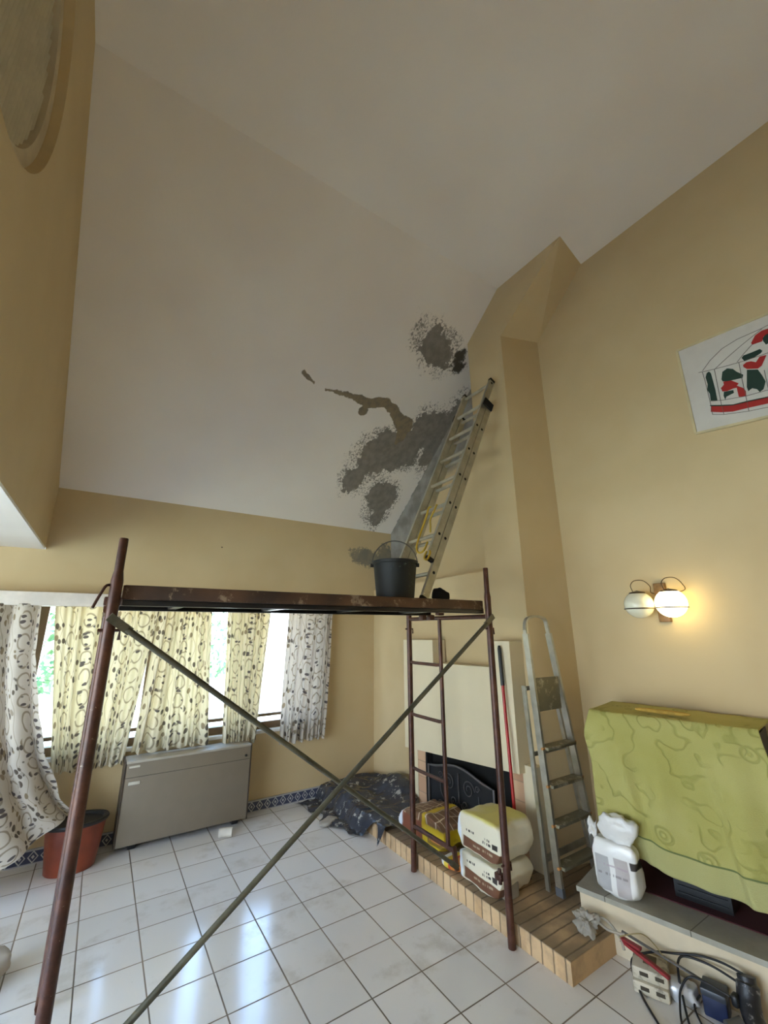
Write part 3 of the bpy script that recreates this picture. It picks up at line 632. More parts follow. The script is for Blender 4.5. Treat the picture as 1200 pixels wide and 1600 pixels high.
def curtain(name, x0, x1, bx0, bx1, zt, zb, pleats, seed, label, mat, y=4.905, flare=0.0, amp=.030):
    rnd = random.Random(seed); ph = [rnd.uniform(0, 6.28) for _ in range(4)]
    wdt = (x1-x0)*1.7
    def f(u, v):
        t_ = v; tt = t_**1.15
        z = zt+(zb-zt)*t_
        xa = x0+(bx0-x0)*tt; xb = x1+(bx1-x1)*tt
        uu = u+.018*math.sin(u*math.pi*2*pleats*.5+ph[1]+t_*1.3)
        x = xa+(xb-xa)*uu+.012*math.sin(3.1*t_+u*9+ph[0])*t_
        a = amp*(.55+.45*math.sin(u*7+ph[2]))*(.8+.4*t_)
        yy = y+a*math.sin(u*math.pi*2*pleats+ph[0]+.5*math.sin(t_*2.4+ph[3]))+.010*math.sin(u*math.pi*2*pleats*2.3+ph[1]+t_*2)-flare*t_
        return (x, min(yy, 4.953), z+.012*math.sin(u*math.pi*2*pleats+ph[2])*t_)
    b = MB(); b.grid(f, int(pleats*16), 44, (wdt, zt-zb))
    return b.build(name, mat, ang=180, label=label, category='curtain')
curtain('window_curtain', -.385, .45, -.19, .33, 2.10, .66, 7, 1, 'yellowish leaf-print window curtain hanging left of the heater behind the scaffold post', M_cur)
curtain('window_curtain', .46, .965, .37, 1.06, 2.10, .735, 6, 2, 'leaf-print window curtain flaring out over the left half of the heater', M_cur, flare=.0)
curtain('window_curtain', 1.135, 1.63, 1.22, 1.54, 2.10, .69, 6, 3, 'narrow leaf-print window curtain between the two bright gaps of glass', M_cur)
curtain('window_curtain', 1.845, 2.42, 1.80, 2.35, 2.10, .625, 6, 5, 'rightmost window curtain, greyish leaf print, nearest the corner', M_lin)
# long curtain pulled aside over the planter
def big(u, v):
    L0, L1 = V3(-1.45, 4.86, 2.06), V3(-1.15, 4.35, .02)
    rk = [(-.47,4.86,2.07), (-.43,4.83,1.65), (-.34,4.79,1.28), (-.22,4.74,.85), (-.06,4.70,.55), (.10,4.70,.375)]
    s_ = v*5; i = min(int(s_), 4); t_ = s_-i; t_ = t_*t_*(3-2*t_)*.4+t_*.6
    Rp = lerp(V3(*rk[i]), V3(*rk[i+1]), t_); Lp = lerp(L0, L1, v)
    p = lerp(Lp, Rp, u)
    hem = [(0,0), (.45,-.04), (.70,.05), (.86,.07), (1,0)]
    dz = 0
    for (a, za), (c, zc) in zip(hem, hem[1:]):
        if a <= u <= c: dz = za+(zc-za)*(u-a)/(c-a)
    p.z += dz*v**3-.02*v*math.sin(u*3.14)
    k = 5.5; g_ = math.sin(u*math.pi*2*k+.6*math.sin(v*4)+v*1.4)
    fold = (.045*(1-.35*v)); p.y += fold*g_-.26*v*v*math.sin(min(u, .9)*math.pi/.9)**.7-.02*math.sin(v*9+u*5)*v
    p.x += .020*math.cos(u*math.pi*2*k+v*2)+.03*v*math.sin(u*11)
    p += V3(.010, .010, .012)*noise.noise(p*7)*2*v
    if v > .75: p.z = max(p.z, .012)
    return p
b = MB(); b.grid(big, 110, 60, (2.3, 2.1))
b.build('long_curtain', M_lin, ang=180, label='long full-height leaf-print curtain pulled aside with its corner tossed into the planter', category='curtain')
b = MB(); b.path([(-1.6, 4.91, 2.115), (2.46, 4.91, 2.115)], .010, 10); cr_ = b.build('curtain_rail', flat('white_rail', lin(220, 216, 208), .4), label='white curtain rail tucked behind the board above the window', category='rail')

# ------------------------------------------------------------------ tarp
q = N('crumpled_black_plastic', .26); q.col(q.mix(q.step(q.noi(13, det=6, rough=.75), .60, .04), lin(56, 58, 66), lin(164, 162, 156))); q.bump(q.noi(14, det=4, rough=.55), .35, .015); M_tarp = q.m
def tarp(u, v):
    # u along room (far->near along Y), v from the floor side (X small) to the wall (X large)
    xe = 2.02+.26*u+.05*math.sin(u*9)+.04*math.sin(u*23)
    ye_far, ye_near = 4.93, 3.62
    x = xe+(3.03-.105*min(1, max(0, (u-.62)*8))-xe)*v; y = ye_far+(ye_near-ye_far)*u-.05*math.sin(v*5)*u
    if u > .8: y += .30*max(0, v-.35)*(u-.8)/.2
    h = .0
    cx = (x-2.27)/.07; h = .135*max(0, min(1, cx))
    h += .16*math.exp(-((x-2.93)/.16)**2-((y-4.22)/.28)**2)
    h += .05*math.exp(-((x-2.50)/.12)**2-((y-4.45)/.25)**2)
    n_ = abs(noise.noise(V3(x*3, y*6+x*3, 1)))*.06+(1-abs(noise.noise(V3(x*5, y*11+x*4, 4)))*2)*.022+.004*noise.noise(V3(x*26, y*30, 2))
    e = min(1, 7*min(v, 1-v+.12, u+.02, 1-u+.02))
    return (x+.02*noise.noise(V3(x*8, y*8, 7)), min(y+.02*noise.noise(V3(x*8, y*8, 3)), 4.965), .006+h+n_*(.35+.65*e))
b = MB(); b.grid(tarp, 90, 80); b.build('plastic_sheet', M_tarp, ang=180, label='crumpled dusty black plastic sheet heaped in the corner over the hearth end', category='plastic sheet')
b = MB(); b.blob((2.14, 4.30, .022), (.22, .12, .04), Matrix.Rotation(.5, 3, 'Z').to_4x4(), 3, 30, 14, .02, 12); b.build('cement_rag', flat('grey_white_rag', lin(178, 170, 158), .9), label='small whitish rag on the tiles at the sheet edge', category='rag')

# ------------------------------------------------------------------ sacks on the hearth
def sack_mat(name, fn):
    q = N(name, .5); t = q.n('TexCoord'); sp = q.n('SeparateXYZ'); q.t.links.new(t.outputs['Generated'], sp.inputs[0]); q.col(fn(q, *sp.outputs)); q.bump(q.noi(9, det=4), .35, .012); return q.m
def text_bars(q, y, z, y0, y1, z0, z1, n_, seed):
    f = q.ma('MULTIPLY', q.band(y, y0, y1, .005), q.band(z, z0, z1, .01)); nz = q.n('TexWhiteNoise', noise_dimensions='1D'); q.put(nz.inputs['W'], q.ma('FLOOR', q.ma('MULTIPLY', y, n_)))
    return q.ma('MULTIPLY', f, q.step(nz.outputs['Value'], .35, .05))
def plaster(q, x, y, z):
    base = lin(222, 214, 190); fr = q.ma('SUBTRACT', 1.0, q.step(x, .20, .02)); yl = q.ma('SUBTRACT', 1.0, q.step(y, .86, .02))
    zz = q.ma('ADD', z, q.ma('MULTIPLY', q.ma('SUBTRACT', y, .5), -.10))
    c = q.mix(q.ma('MULTIPLY', q.ma('MULTIPLY', q.band(zz, .10, .44, .01), fr), yl), base, lin(112, 74, 52))
    c = q.mix(q.ma('MULTIPLY', text_bars(q, y, z, .22, .70, .26, .33, 60, 1), .7), c, lin(190, 170, 140))
    for a_, b_, c_, d_, n_, k_ in ((.09,.22,.50,.66,44,2), (.25,.42,.53,.61,60,2), (.27,.38,.65,.72,60,5), (.58,.78,.66,.73,70,2)):
        c = q.mix(q.ma('MULTIPLY', text_bars(q, y, z, a_, b_, c_, d_, n_, k_), fr), c, lin(56, 48, 42))
    return q.mix(q.step(y, .90, .02), c, lin(226, 230, 236))  # window light on the sack's left end, painted in as bluish white
def plaster_top(q, x, y, z):
    c = plaster(q, x, y, q.ma('MULTIPLY', z, 1.35))
    return q.mix(q.ma('MULTIPLY', q.step(z, .90, .05), .85), c, lin(206, 192, 84))
M_s1 = sack_mat('cream_paper_sack_with_brown_band', plaster); M_s2 = sack_mat('cream_paper_sack_with_yellow_top', plaster_top)
Rz = lambda a: Matrix.Rotation(a, 4, 'Z')
def sack(name, c, size, rz, ry, mat, lab, ex=5.5, amp=.05, seed=0, rx=0.0):
    M = Rz(rz) @ Matrix.Rotation(ry, 4, 'Y') @ Matrix.Rotation(rx, 4, 'X')
    b = MB(); b.blob((0,0,0), size, None, ex, 44, 28, amp, 4.0, seed); bm = b.bm
    base = V3(*c)
    for v_ in bm.verts: pass
    bmesh.ops.remove_doubles(bm, verts=bm.verts, dist=1e-5); bmesh.ops.recalc_face_normals(bm, faces=bm.faces)
    me = bpy.data.meshes.new(name); bm.to_mesh(me); bm.free(); me.materials.append(mat); me.shade_smooth()
    # keep the sack's own axes so its print follows it
    o = bpy.data.objects.new(name, me); C.objects.link(o); o.rotation_euler = M.to_euler(); o.location = base
    o['label'], o['category'] = lab, 'sack'; o['group'] = 'building material sacks on the hearth'; return o
def slab_sack(name, outline, x0, dep, mat, lab, seed, nz=.012, skew=0.0):
    b = MB(); b.prism([(x0, a, c_) for a, c_ in outline], (dep, 0, 0)); bm = b.bm
    bmesh.ops.recalc_face_normals(bm, faces=bm.faces); bmesh.ops.dissolve_limit(bm, angle_limit=.01, verts=bm.verts, edges=bm.edges)
    bmesh.ops.bevel(bm, geom=bm.edges[:], offset=.014, segments=2, affect='EDGES', profile=.6)
    bmesh.ops.triangulate(bm, faces=bm.faces); 
    for _ in range(3): bmesh.ops.subdivide_edges(bm, edges=[e for e in bm.edges if e.calc_length() > .045], cuts=1)
    bmesh.ops.triangulate(bm, faces=bm.faces); bmesh.ops.smooth_vert(bm, verts=bm.verts, factor=.3, use_axis_x=True, use_axis_y=True, use_axis_z=True)
    bm.normal_update()
    for v_ in bm.verts:
        p = v_.co.copy(); k_ = (p.x-x0)/dep
        v_.co += v_.normal*nz*(noise.noise(p*9+V3(seed,0,0))+.6*noise.noise(p*21+V3(seed,3,0)))
        v_.co.y += skew*k_
        v_.co.z = max(v_.co.z, HZ+.002)
    return b.build(name, mat, ang=180, label=lab, category='sack', group='building material sacks on the hearth')
UP = [(2.73,.492), (2.69,.535), (2.50,.56), (2.37,.548), (2.325,.515), (2.308,.42), (2.365,.315), (2.544,.308), (2.69,.318), (2.735,.39)]
LO = [(2.728,.288), (2.62,.298), (2.545,.290), (2.365,.296), (2.32,.24), (2.375,.125), (2.53,.118), (2.728,.125)]
slab_sack('cement_sack', LO, 2.42, .325, M_s1, 'cream sack with a brown band, the lower of the two stacked by the scaffold post', 3, skew=.0)
slab_sack('cement_sack', UP, 2.425, .32, M_s2, 'cream sack with brown band and yellow top, the upper of the stacked two', 8, skew=.0)
def ybrown(q, x, y, z):
    c = q.mix(q.step(y, .42, .02), lin(196, 168, 30), lin(120, 66, 44))
    c = q.mix(q.step(z, .70, .03), c, lin(112, 78, 52))
    g_ = q.ma('MAXIMUM', q.band(q.ma('FRACT', q.ma('MULTIPLY', x, 6.0)), .0, .10, .02), q.band(q.ma('FRACT', q.ma('MULTIPLY', y, 6.0)), .0, .10, .02))
    c = q.mix(q.ma('MULTIPLY', q.step(z, .70, .03), g_), c, lin(196, 176, 150))
    c = q.mix(q.band(y, .36, .44, .01), c, lin(214, 182, 40))
    c = q.mix(q.ma('MULTIPLY', q.band(y, .06, .34, .01), q.band(z, .22, .50, .02)), c, lin(120, 96, 34))
    c = q.mix(text_bars(q, y, z, .10, .30, .32, .42, 46, 3), c, lin(190, 120, 60))
    return q.mix(q.step(y, .88, .03), c, lin(220, 222, 228))
GR = [(3.57,.20), (3.52,.29), (3.40,.335), (3.22,.36), (3.02,.345), (2.94,.29), (2.955,.19), (3.05,.125), (3.34,.118), (3.50,.125)]
slab_sack('grout_sack', GR, 2.46, .34, sack_mat('yellow_and_brown_plastic_sack', ybrown), 'yellow and brown plastic sack slumped on the hearth between the scaffold posts', 5, .02)
def white_y(q, x, y, z):
    c = q.mix(q.step(y, .5, .03), lin(196, 120, 50), lin(214, 186, 60)); c = q.mix(q.band(y, .42, .5, .02), c, lin(184, 52, 36)); return q.mix(q.step(y, .72, .04), c, lin(226, 226, 224))
sack('adhesive_sack', (2.50, 2.84, HZ+.034), (.20, .22, .06), .1, 0, sack_mat('flat_white_yellow_sack', white_y), 'small flat white and yellow sack lying in front of the taller sacks', ex=3.0, amp=.02, seed=2)
# ------------------------------------------------------------------ plinth, television, towel
pl = thing('plinth', (3.2, 1.2, 0), 'low cream plinth with grey marble top along the right wall under the television', 'plinth')
A_, B_ = V3(2.752, 2.0, 0), V3(3.15, .25, 0); G = lambda p, z: (p[0], p[1], z)
MB().prism([(2.757,1.99,0), (3.145,.27,0), (3.49,.27,0), (3.49,2.155,0)], (0,0,.245)).build('base', flat('cream_plastered_base', lin(214, 198, 168), .8, 0, .06), pl, smooth=False)
q = N('grey_marble_slab', .35); x, y, z = q.sep(); jn = joint = None
f = q.ma('FRACT', q.ma('DIVIDE', q.ma('ADD', y, .20), .42)); jl = q.ma('SUBTRACT', 1.0, q.step(q.ma('MINIMUM', f, q.ma('SUBTRACT', 1.0, f)), .006, .004))
q.col(q.mix(jl, q.ramp(q.noi(3, det=6, rough=.65), (.35, lin(150, 146, 132)), (.65, lin(178, 174, 160))), lin(90, 84, 70))); M_slab = q.m
b = MB(); b.prism([(2.745,2.003,.245), (3.145,.25,.245), (3.49,.25,.245), (3.49,2.162,.245)], (0,0,.027)); b.build('top_slab', M_slab, pl, smooth=False)
MB().prism([(2.985,1.95,.2725), (3.17,1.17,.2725), (3.30,.40,.2725), (3.48,.40,.2725), (3.48,2.0,.2725)], (0,0,.006)).build('cloth', flat('dark_red_cloth', lin(74, 30, 34), .95), smooth=False, label='dark red cloth lying on the plinth under the television stand', category='cloth')
FL, FR, BR, BL = (3.005,1.885), (3.165,1.02), (3.45,1.07), (3.42,1.965)
tv = thing('television', (3.25, 1.48, .279), 'bulky dark television on a black stand hidden under the green towel', 'television')
up = lambda pts, z0, z1: MB().prism([(a, c_, z0) for a, c_ in pts], (0, 0, z1-z0))
def inset(pts, k): cx = sum(p[0] for p in pts)/4; cy = sum(p[1] for p in pts)/4; return [(cx+(a-cx)*k, cy+(c_-cy)*k) for a, c_ in pts]
up([FL, FR, BR, BL], .49, 1.262).build('cabinet', flat('dark_brown_cabinet', lin(38, 28, 24), .5), tv, smooth=False)
b = up([(3.14,1.60), (3.20,1.33), (3.40,1.36), (3.36,1.66)], .279, .49); b.build('stand', flat('glossy_black_stand', lin(20, 20, 22), .3), tv, smooth=False)
b = MB()
for k in range(5): b.bar((3.138, 1.58, .31+.035*k), (3.192, 1.345, .31+.035*k), .006, .004, (1, .2, 0))
b.build('stand_slots', M_blk, tv, smooth=False)
def L2(a, c_, t_): return Vector(a)*(1-t_)+Vector(c_)*t_
def towel(u, v):
    Bk = L2((3.41,1.985,1.285), (3.43,1.035,1.30), u); Fr = L2((2.975,1.905,1.278), (3.15,1.012,1.282), u)
    Bo = L2((2.955,1.90,.475), (3.135,.86,.43), u)
    s_ = v*1.25
    bulge = .045*math.exp(-((u-.0)/.05)**2)*math.exp(-((s_-.52)/.12)**2)
    if s_ < .36: p = Bk.lerp(Fr, s_/.36); p.z -= .010*math.sin(s_/.36*math.pi)*0
    else:
        t_ = (s_-.36)/.89; p = Fr.lerp(Bo, t_)
        p.z = Fr.z+(Bo.z-Fr.z)*t_
        rd = min(1, t_*14); p.x -= .012*math.sin(rd*math.pi/2); p.z -= .006*rd
        am = min(1, t_*2.2)
        p.x -= am*(.018+.016*math.sin(u*17+1.2*t_)+.011*math.sin(u*31+2.5*t_+1)+.020*math.exp(-((u-.16-.10*t_)/.03)**2)+.018*math.exp(-((u-.66-.06*t_)/.025)**2)*(1 if t_ > .25 else 0))
        p.z += .012*math.sin(u*9)*t_
    p.y += bulge; p.x += .004*noise.noise(V3(u*14, v*12, 2))
    if s_ < .36: p.z += .004+.004*noise.noise(V3(u*9, v*9, 1))
    return p
q = N('green_towelling', .95); uv = q.sep(q.uv()); u, v = uv[0], uv[1]; cuv = q.comb(u, v, 0.0)
vr = q.vor(5.2, cuv); vc = q.n('SeparateColor'); q.put(vc.inputs[0], vr['Color'])
ringm = q.ma('MULTIPLY', q.ma('MAXIMUM', q.band(vr['Distance'], .20, .26, .02), q.band(vr['Distance'], .07, .12, .02)), q.step(vc.outputs[0], .55, .02))
wv = q.noi(3.6, cuv, 2); lnm = q.ma('MULTIPLY', q.band(q.ma('FRACT', q.ma('MULTIPLY', wv, 7)), .42, .56, .05), q.step(q.noi(2.0, q.comb(u, v, 4.0), 2), .50, .03))
pat = q.ma('MULTIPLY', q.ma('MAXIMUM', ringm, lnm), q.step(v, .145, .005))
gcol = q.mix(q.ma('MULTIPLY', pat, .4), q.mix(q.step(q.noi(2.5, cuv, 3), .5, .2), lin(164, 158, 86), lin(175, 169, 104)), lin(124, 128, 54))
gcol = q.mix(q.ma('SUBTRACT', 1.0, q.step(v, .135, .003)), gcol, lin(170, 166, 110)); gcol = q.mix(q.band(v, .133, .143, .002), gcol, lin(98, 108, 62))
q.col(gcol); q.bump(q.ma('ADD', q.ma('MULTIPLY', pat, -1.0), q.ma('MULTIPLY', q.noi(170, cuv, 2), .5)), .5, .008)
b = MB(); b.grid(towel, 130, 110, (1.0, 1.25)); b.build('towel', q.m, ang=180, solid=.006, label='yellow-green embossed towel draped over the television', category='towel')
b = MB(); b.blob((0,0,0), (.042, .31, .026), None, 2.6, 24, 30, .012, 9, 4)
for v_ in b.bm.verts: v_.co.rotate(Matrix.Rotation(.20, 3, 'Z')); v_.co += V3(3.135, 1.50, 1.312)
b.build('rolled_cloth', flat('ochre_cloth', lin(186, 150, 66), .9, 0, .25, 20), label='narrow roll of ochre cloth lying on top of the towel', category='cloth')
# bag of powder in clear plastic on the plinth
q = N('white_powder_bag', .35); t_ = q.n('TexCoord'); sp = q.n('SeparateXYZ'); q.t.links.new(t_.outputs['Generated'], sp.inputs[0]); x, y, z = sp.outputs
c = q.mix(q.ma('MULTIPLY', q.band(y, .55, .84, .01), q.band(z, .14, .72, .01)), lin(226, 224, 220), q.mix(q.noi(6), lin(150, 150, 150), lin(196, 192, 188)))
c = q.mix(q.ma('MULTIPLY', q.band(y, .16, .44, .01), q.band(z, .10, .74, .01)), c, q.mix(q.noi(5), lin(150, 140, 138), lin(206, 200, 196)))
c = q.mix(q.ma('MULTIPLY', text_bars(q, y, z, .2, .80, .40, .44, 40, 4), .7), c, lin(120, 112, 110))
c = q.mix(q.ma('MULTIPLY', text_bars(q, y, z, .18, .82, .56, .59, 30, 7), .7), c, lin(170, 150, 160))
c = q.mix(q.ma('MULTIPLY', q.step(y, .90, .01), q.band(z, .55, .88, .01)), c, lin(214, 84, 48))
c = q.mix(q.ma('MULTIPLY', q.ma('SUBTRACT', 1.0, q.step(y, .12, .01)), q.band(z, .60, .74, .01)), c, lin(56, 50, 46))
q.col(c); q.bump(q.noi(7, det=4), .5, .02); q.b.inputs['Coat Weight'].default_value = .6; q.b.inputs['Coat Roughness'].default_value = .15; M_pow = q.m
pb = thing('powder_bag', (2.895, 1.795, .272), 'white bag of powder in crinkled clear plastic standing on the plinth by the towel', 'bag')
def place(b, c_, rz, ry=0):
    M = Matrix.Translation(c_) @ Matrix.Rotation(rz, 4, 'Z') @ Matrix.Rotation(ry, 4, 'Y')
    for v_ in b.bm.verts: v_.co = M @ v_.co
    return b
b = MB(); b.blob((0,0,0), (.115, .255, .29), None, 5, 40, 28, .022, 9, 6); place(b, (2.876, 1.790, .272+.146), .22, .03); b.build('bag_body', M_pow, pb, ang=180)
b = MB(); b.blob((0,0,0), (.07, .20, .16), None, 3.2, 34, 22, .03, 13, 2); place(b, (2.885, 1.762, .62), .22, .06)
q = N('white_crumpled_plastic', .3); q.col(q.mix(q.noi(6, det=4), lin(196, 194, 190), lin(236, 234, 230))); q.bump(q.noi(20, det=4), .5, .01); M_wp = q.m
b.build('folded_top', M_wp, pb, ang=180)
b = MB(); b.grid(lambda u_, v_: V3(2.835+.035*u_+.006*math.sin(v_*14), 1.93-.03*u_*1.2-.0*v_, .54+.10*v_+.02*math.sin(u_*6)), 8, 10); b.build('plastic_flap', M_wp, pb, ang=180, solid=.002)
# ------------------------------------------------------------------ wall lamp
wl = thing('wall_lamp', (3.5, 1.53, 1.91), 'two-globe wall lamp with wooden back plate, its right globe lit', 'lamp')
M_brz = flat('dark_bronze', lin(84, 66, 44), .35, .6)
MB().bbox((3.462, 1.490, 1.880), (3.499, 1.568, 2.165), .006).build('back_plate', flat('striped_walnut', lin(128, 98, 62), .5, 0, .35, 30), wl)
q = N('unlit_opal_glass', .15); q.col(lin(226, 222, 200)); q.b.inputs['Subsurface Weight'].default_value = .0; M_opal = q.m
q = N('lit_opal_glass', .2); q.col(lin(250, 244, 220)); q.b.inputs['Emission Color'].default_value = (1, .80, .38, 1); q.b.inputs['Emission Strength'].default_value = 5.0; M_lit = q.m
for cy, mat, nm in ((1.640, M_opal, 'globe'), (1.421, M_lit, 'globe')):
    c0 = V3(3.36, cy, 2.008); r_ = .099
    b = MB(); b.lathe(c0, [(r_*math.sin(math.pi*k/24)+1e-4, -r_*math.cos(math.pi*k/24)) for k in range(25)], 40); g_ = b.build(nm, mat, wl, ang=180)
    if mat is M_lit: g_['label'] = 'lit white globe'
    else: g_['label'] = 'unlit white globe'
    b = MB(); b.path([(c0.x+(r_+.004)*math.cos(a)*.965, c0.y+(r_+.004)*math.sin(a)*.965, c0.z-.030) for a in [2*math.pi*k/40 for k in range(40)]], .0042, 8, closed=True); b.build('band', M_brz, g_)
    MB().lathe(c0+V3(0,0,.079), [(.058,0), (.052,.012), (.012,.022), (.004,.026)], 28).build('cap', M_brz, g_)
    sgn = 1 if cy > 1.53 else -1
    MB().path(spline([c0+V3(0,.03,.098), c0+V3(.0,.040,.145), c0+V3(.015,.015,.180), c0+V3(.045,-.035,.178), c0+V3(.085,-.06,.135), c0+V3(.11,-.05,.09), V3(3.475, 1.53, 2.08)], 8), .0032, 6).build('arm', M_brz, g_)
    MB().path([c0+V3(.02, -.10*sgn, -.030), (3.47, 1.53+.02*sgn, c0.z-.03)], .004, 6).build('stay', M_brz, g_)
# ------------------------------------------------------------------ picture
def pz(y, z0, k): return z0-k*(1.095-y)
X = 3.497; pw = thing('picture', (X, .68, 3.13), 'framed picture of green and red figures in a striped boat, white ground', 'picture')
y0_, y1_ = 1.095, .24
TL, BLc, TR, BRc = (y0_, 3.941), (y0_-.002, 3.226), (y1_, pz(y1_, 3.941, .0906)), (y1_, pz(y1_, 3.226, .115))
MB().prism([(X-.014, a, c_) for a, c_ in (TL, BLc, BRc, TR)], (.012, 0, 0)).build('canvas', flat('off_white_canvas', lin(206, 200, 192), .8, 0, .05), pw, smooth=False)
b = MB(); fr = [(X-.012, a, c_) for a, c_ in (TL, BLc, BRc, TR)]
for i in range(4): b.bar(fr[i], fr[(i+1) % 4], .024, .016, (1, 0, 0))
b.build('frame', flat('pale_wood_frame', lin(206, 190, 150), .5), pw, smooth=False)
ART = dict(
    man=[(0.931,3.661),(0.923,3.642),(0.922,3.598),(0.921,3.509),(0.924,3.417),(0.962,3.435),(0.957,3.489),(0.967,3.526),(0.956,3.568),(0.959,3.626),(0.947,3.656)],
    hat=[(0.873,3.562),(0.857,3.616),(0.827,3.627),(0.797,3.605),(0.781,3.573),(0.752,3.533),(0.76,3.513),(0.812,3.524),(0.845,3.531),(0.868,3.544)],
    red=[(0.866,3.539),(0.823,3.527),(0.787,3.484),(0.8,3.472),(0.769,3.436),(0.761,3.409),(0.766,3.371),(0.805,3.387),(0.803,3.458),(0.824,3.462),(0.858,3.46),(0.884,3.47),(0.888,3.499),(0.867,3.516)],
    dark=[(0.877,3.463),(0.824,3.45),(0.825,3.428),(0.871,3.421),(0.88,3.402),(0.884,3.435)],
    hat_b=[(0.737,3.659),(0.724,3.671),(0.682,3.668),(0.635,3.667),(0.625,3.647),(0.636,3.635),(0.675,3.625),(0.727,3.626)],
    red_b=[(0.74,3.603),(0.719,3.613),(0.694,3.606),(0.672,3.585),(0.646,3.614),(0.612,3.605),(0.649,3.545),(0.671,3.535),(0.726,3.564),(0.74,3.587)],
    coat=[(0.727,3.557),(0.673,3.529),(0.661,3.481),(0.652,3.425),(0.672,3.377),(0.694,3.367),(0.704,3.394),(0.726,3.413),(0.749,3.403),(0.751,3.434)],
    red_c=[(0.669,3.737),(0.639,3.779),(0.601,3.792),(0.565,3.786),(0.54,3.76),(0.572,3.749),(0.6,3.745),(0.613,3.715),(0.666,3.722)],
    dark_c=[(0.607,3.734),(0.588,3.752),(0.56,3.749),(0.55,3.70),(0.585,3.682),(0.6,3.68),(0.608,3.712)],
    red_s=[(0.969,3.392),(0.91,3.365),(0.847,3.34),(0.779,3.331),(0.659,3.309),(0.45,3.29),(0.33,3.29),(0.33,3.25),(0.45,3.25),(0.667,3.268),(0.772,3.285),(0.856,3.296),(0.918,3.32),(0.977,3.351)],
    dark_s=[(0.973,3.404),(0.908,3.374),(0.846,3.347),(0.772,3.337),(0.658,3.315),(0.45,3.297),(0.33,3.297),(0.33,3.29),(0.45,3.29),(0.659,3.307),(0.774,3.328),(0.847,3.339),(0.91,3.365),(0.972,3.394)])
def mir(pts): return [(1.07-a, c_-.03) for a, c_ in pts]
cols = dict(red=flat('painted_red', lin(168, 34, 30), .7), dark=flat('painted_dark_green', lin(28, 54, 44), .7))
b = {'red': MB(), 'dark': MB()}
for k, p in ART.items():
    key = 'red' if k.startswith('red') else 'dark'
    b[key].prism([(X-.0165, a, c_) for a, c_ in p], (.002, 0, 0))
    if k in ('hat', 'red', 'dark', 'man'): b[key].prism([(X-.0165, a, c_) for a, c_ in mir(p)], (.002, 0, 0))
b['red'].build('red_paint', cols['red'], pw, smooth=False); b['dark'].build('green_paint', cols['dark'], pw, smooth=False)
LINES = [[(0.993,3.688),(0.97,3.681),(0.895,3.662),(0.822,3.647),(0.737,3.631),(.45,3.60)], [(0.968,3.688),(0.909,3.744),(0.829,3.792),(0.735,3.811),(0.597,3.808),(0.559,3.812),(.40,3.72)],
    [(0.891,3.664),(0.811,3.708),(0.719,3.753),(0.598,3.804)], [(0.767,3.642),(0.721,3.683),(0.665,3.725)], [(0.97,3.681),(0.967,3.597),(0.967,3.399),(0.971,3.327)],
    [(0.898,3.66),(0.903,3.523),(0.908,3.37),(0.907,3.301)], [(0.757,3.636),(0.764,3.516),(0.769,3.353),(0.773,3.26)], [(0.971,3.327),(0.91,3.298),(0.776,3.261),(0.671,3.243),(.33,3.22)],
    [(0.964,3.432),(0.896,3.406),(0.765,3.373),(0.648,3.36),(.33,3.34)], [(0.643,3.507),(0.65,3.35)]]
b = MB()
for l in LINES: b.path([(X-.0155, a, c_) for a, c_ in l], .0018, 5)
b.build('ink_lines', flat('thin_grey_ink', lin(96, 88, 80), .8), pw)

# ------------------------------------------------------------------ clutter on the floor by the plinth
q = N('scuffed_cream_plastic', .6); q.col(q.mix(q.step(q.noi(14, det=5, rough=.7), .55, .08), lin(196, 186, 164), lin(140, 130, 112))); M_blo = q.m
def block(z0, dx, lab):
    b = MB(); M = Matrix.Translation((2.712+dx, 1.578, z0)) @ Matrix.Rotation(.40, 4, 'Z')
    b.bbox((-.075, -.082, 0), (.075, .082, .055), .010, M); o = b.build('foam_block', M_blo, label=lab, category='block')
    b = MB()
    for yy_ in (-.045, .025): b.bbox((-.0765, yy_-.018, .022), (-.070, yy_+.022, .040), .002, M)
    b.build('slot', flat('dark_slot', lin(70, 62, 50), .9), o); 
    b = MB(); b.bbox((-.03, -.03, .0552), (.05, .03, .058), .002, M); b.build('top_stain', flat('brown_smear', lin(104, 92, 70), .9), o)
block(.0, 0, 'lower of the two cream plastic blocks stacked on the floor beside the hearth end')
block(.058, .008, 'upper of the two cream plastic blocks, with the red-handled tool across it')
rt = thing('red_handled_tool', (2.70, 1.55, .116), 'long red-handled hand tool lying across the stacked cream blocks', 'tool')
MB().bar((2.675, 1.70, .165), (2.665, 1.455, .128), .020, .014, (1, .2, 0)).bar((2.68, 1.70, .172), (2.69, 1.60, .165), .028, .012, (1, .3, 0)).build('handle', flat('red_plastic', lin(138, 30, 34), .5), rt, smooth=False)
MB().bar((2.725, 1.72, .178), (2.80, 1.36, .120), .016, .006, (1, .2, 0)).build('blade', flat('dull_steel', lin(120, 118, 118), .35, .9), rt, smooth=False)
b = MB(); b.blob((0,0,0), (.10, .12, .075), None, 4, 30, 18, .03, 12, 5); place(b, (2.79, 1.452, .040), .2); b.build('foil_packet', flat('crinkled_silver_foil', lin(206, 206, 208), .3, .3), label='crinkled silver packet lying between the cream blocks and the blue case', category='packet')
bc = thing('blue_case', (2.822, 1.325, 0), 'small dark blue plastic case against the plinth among the cables', 'case')
M = Matrix.Translation((2.822, 1.325, 0)) @ Matrix.Rotation(.25, 4, 'Z')
b = MB(); b.bbox((-.05, -.05, 0), (.05, .05, .105), .008, M); b.build('case_body', flat('navy_blue_plastic', lin(30, 42, 78), .5, 0, .3), bc)
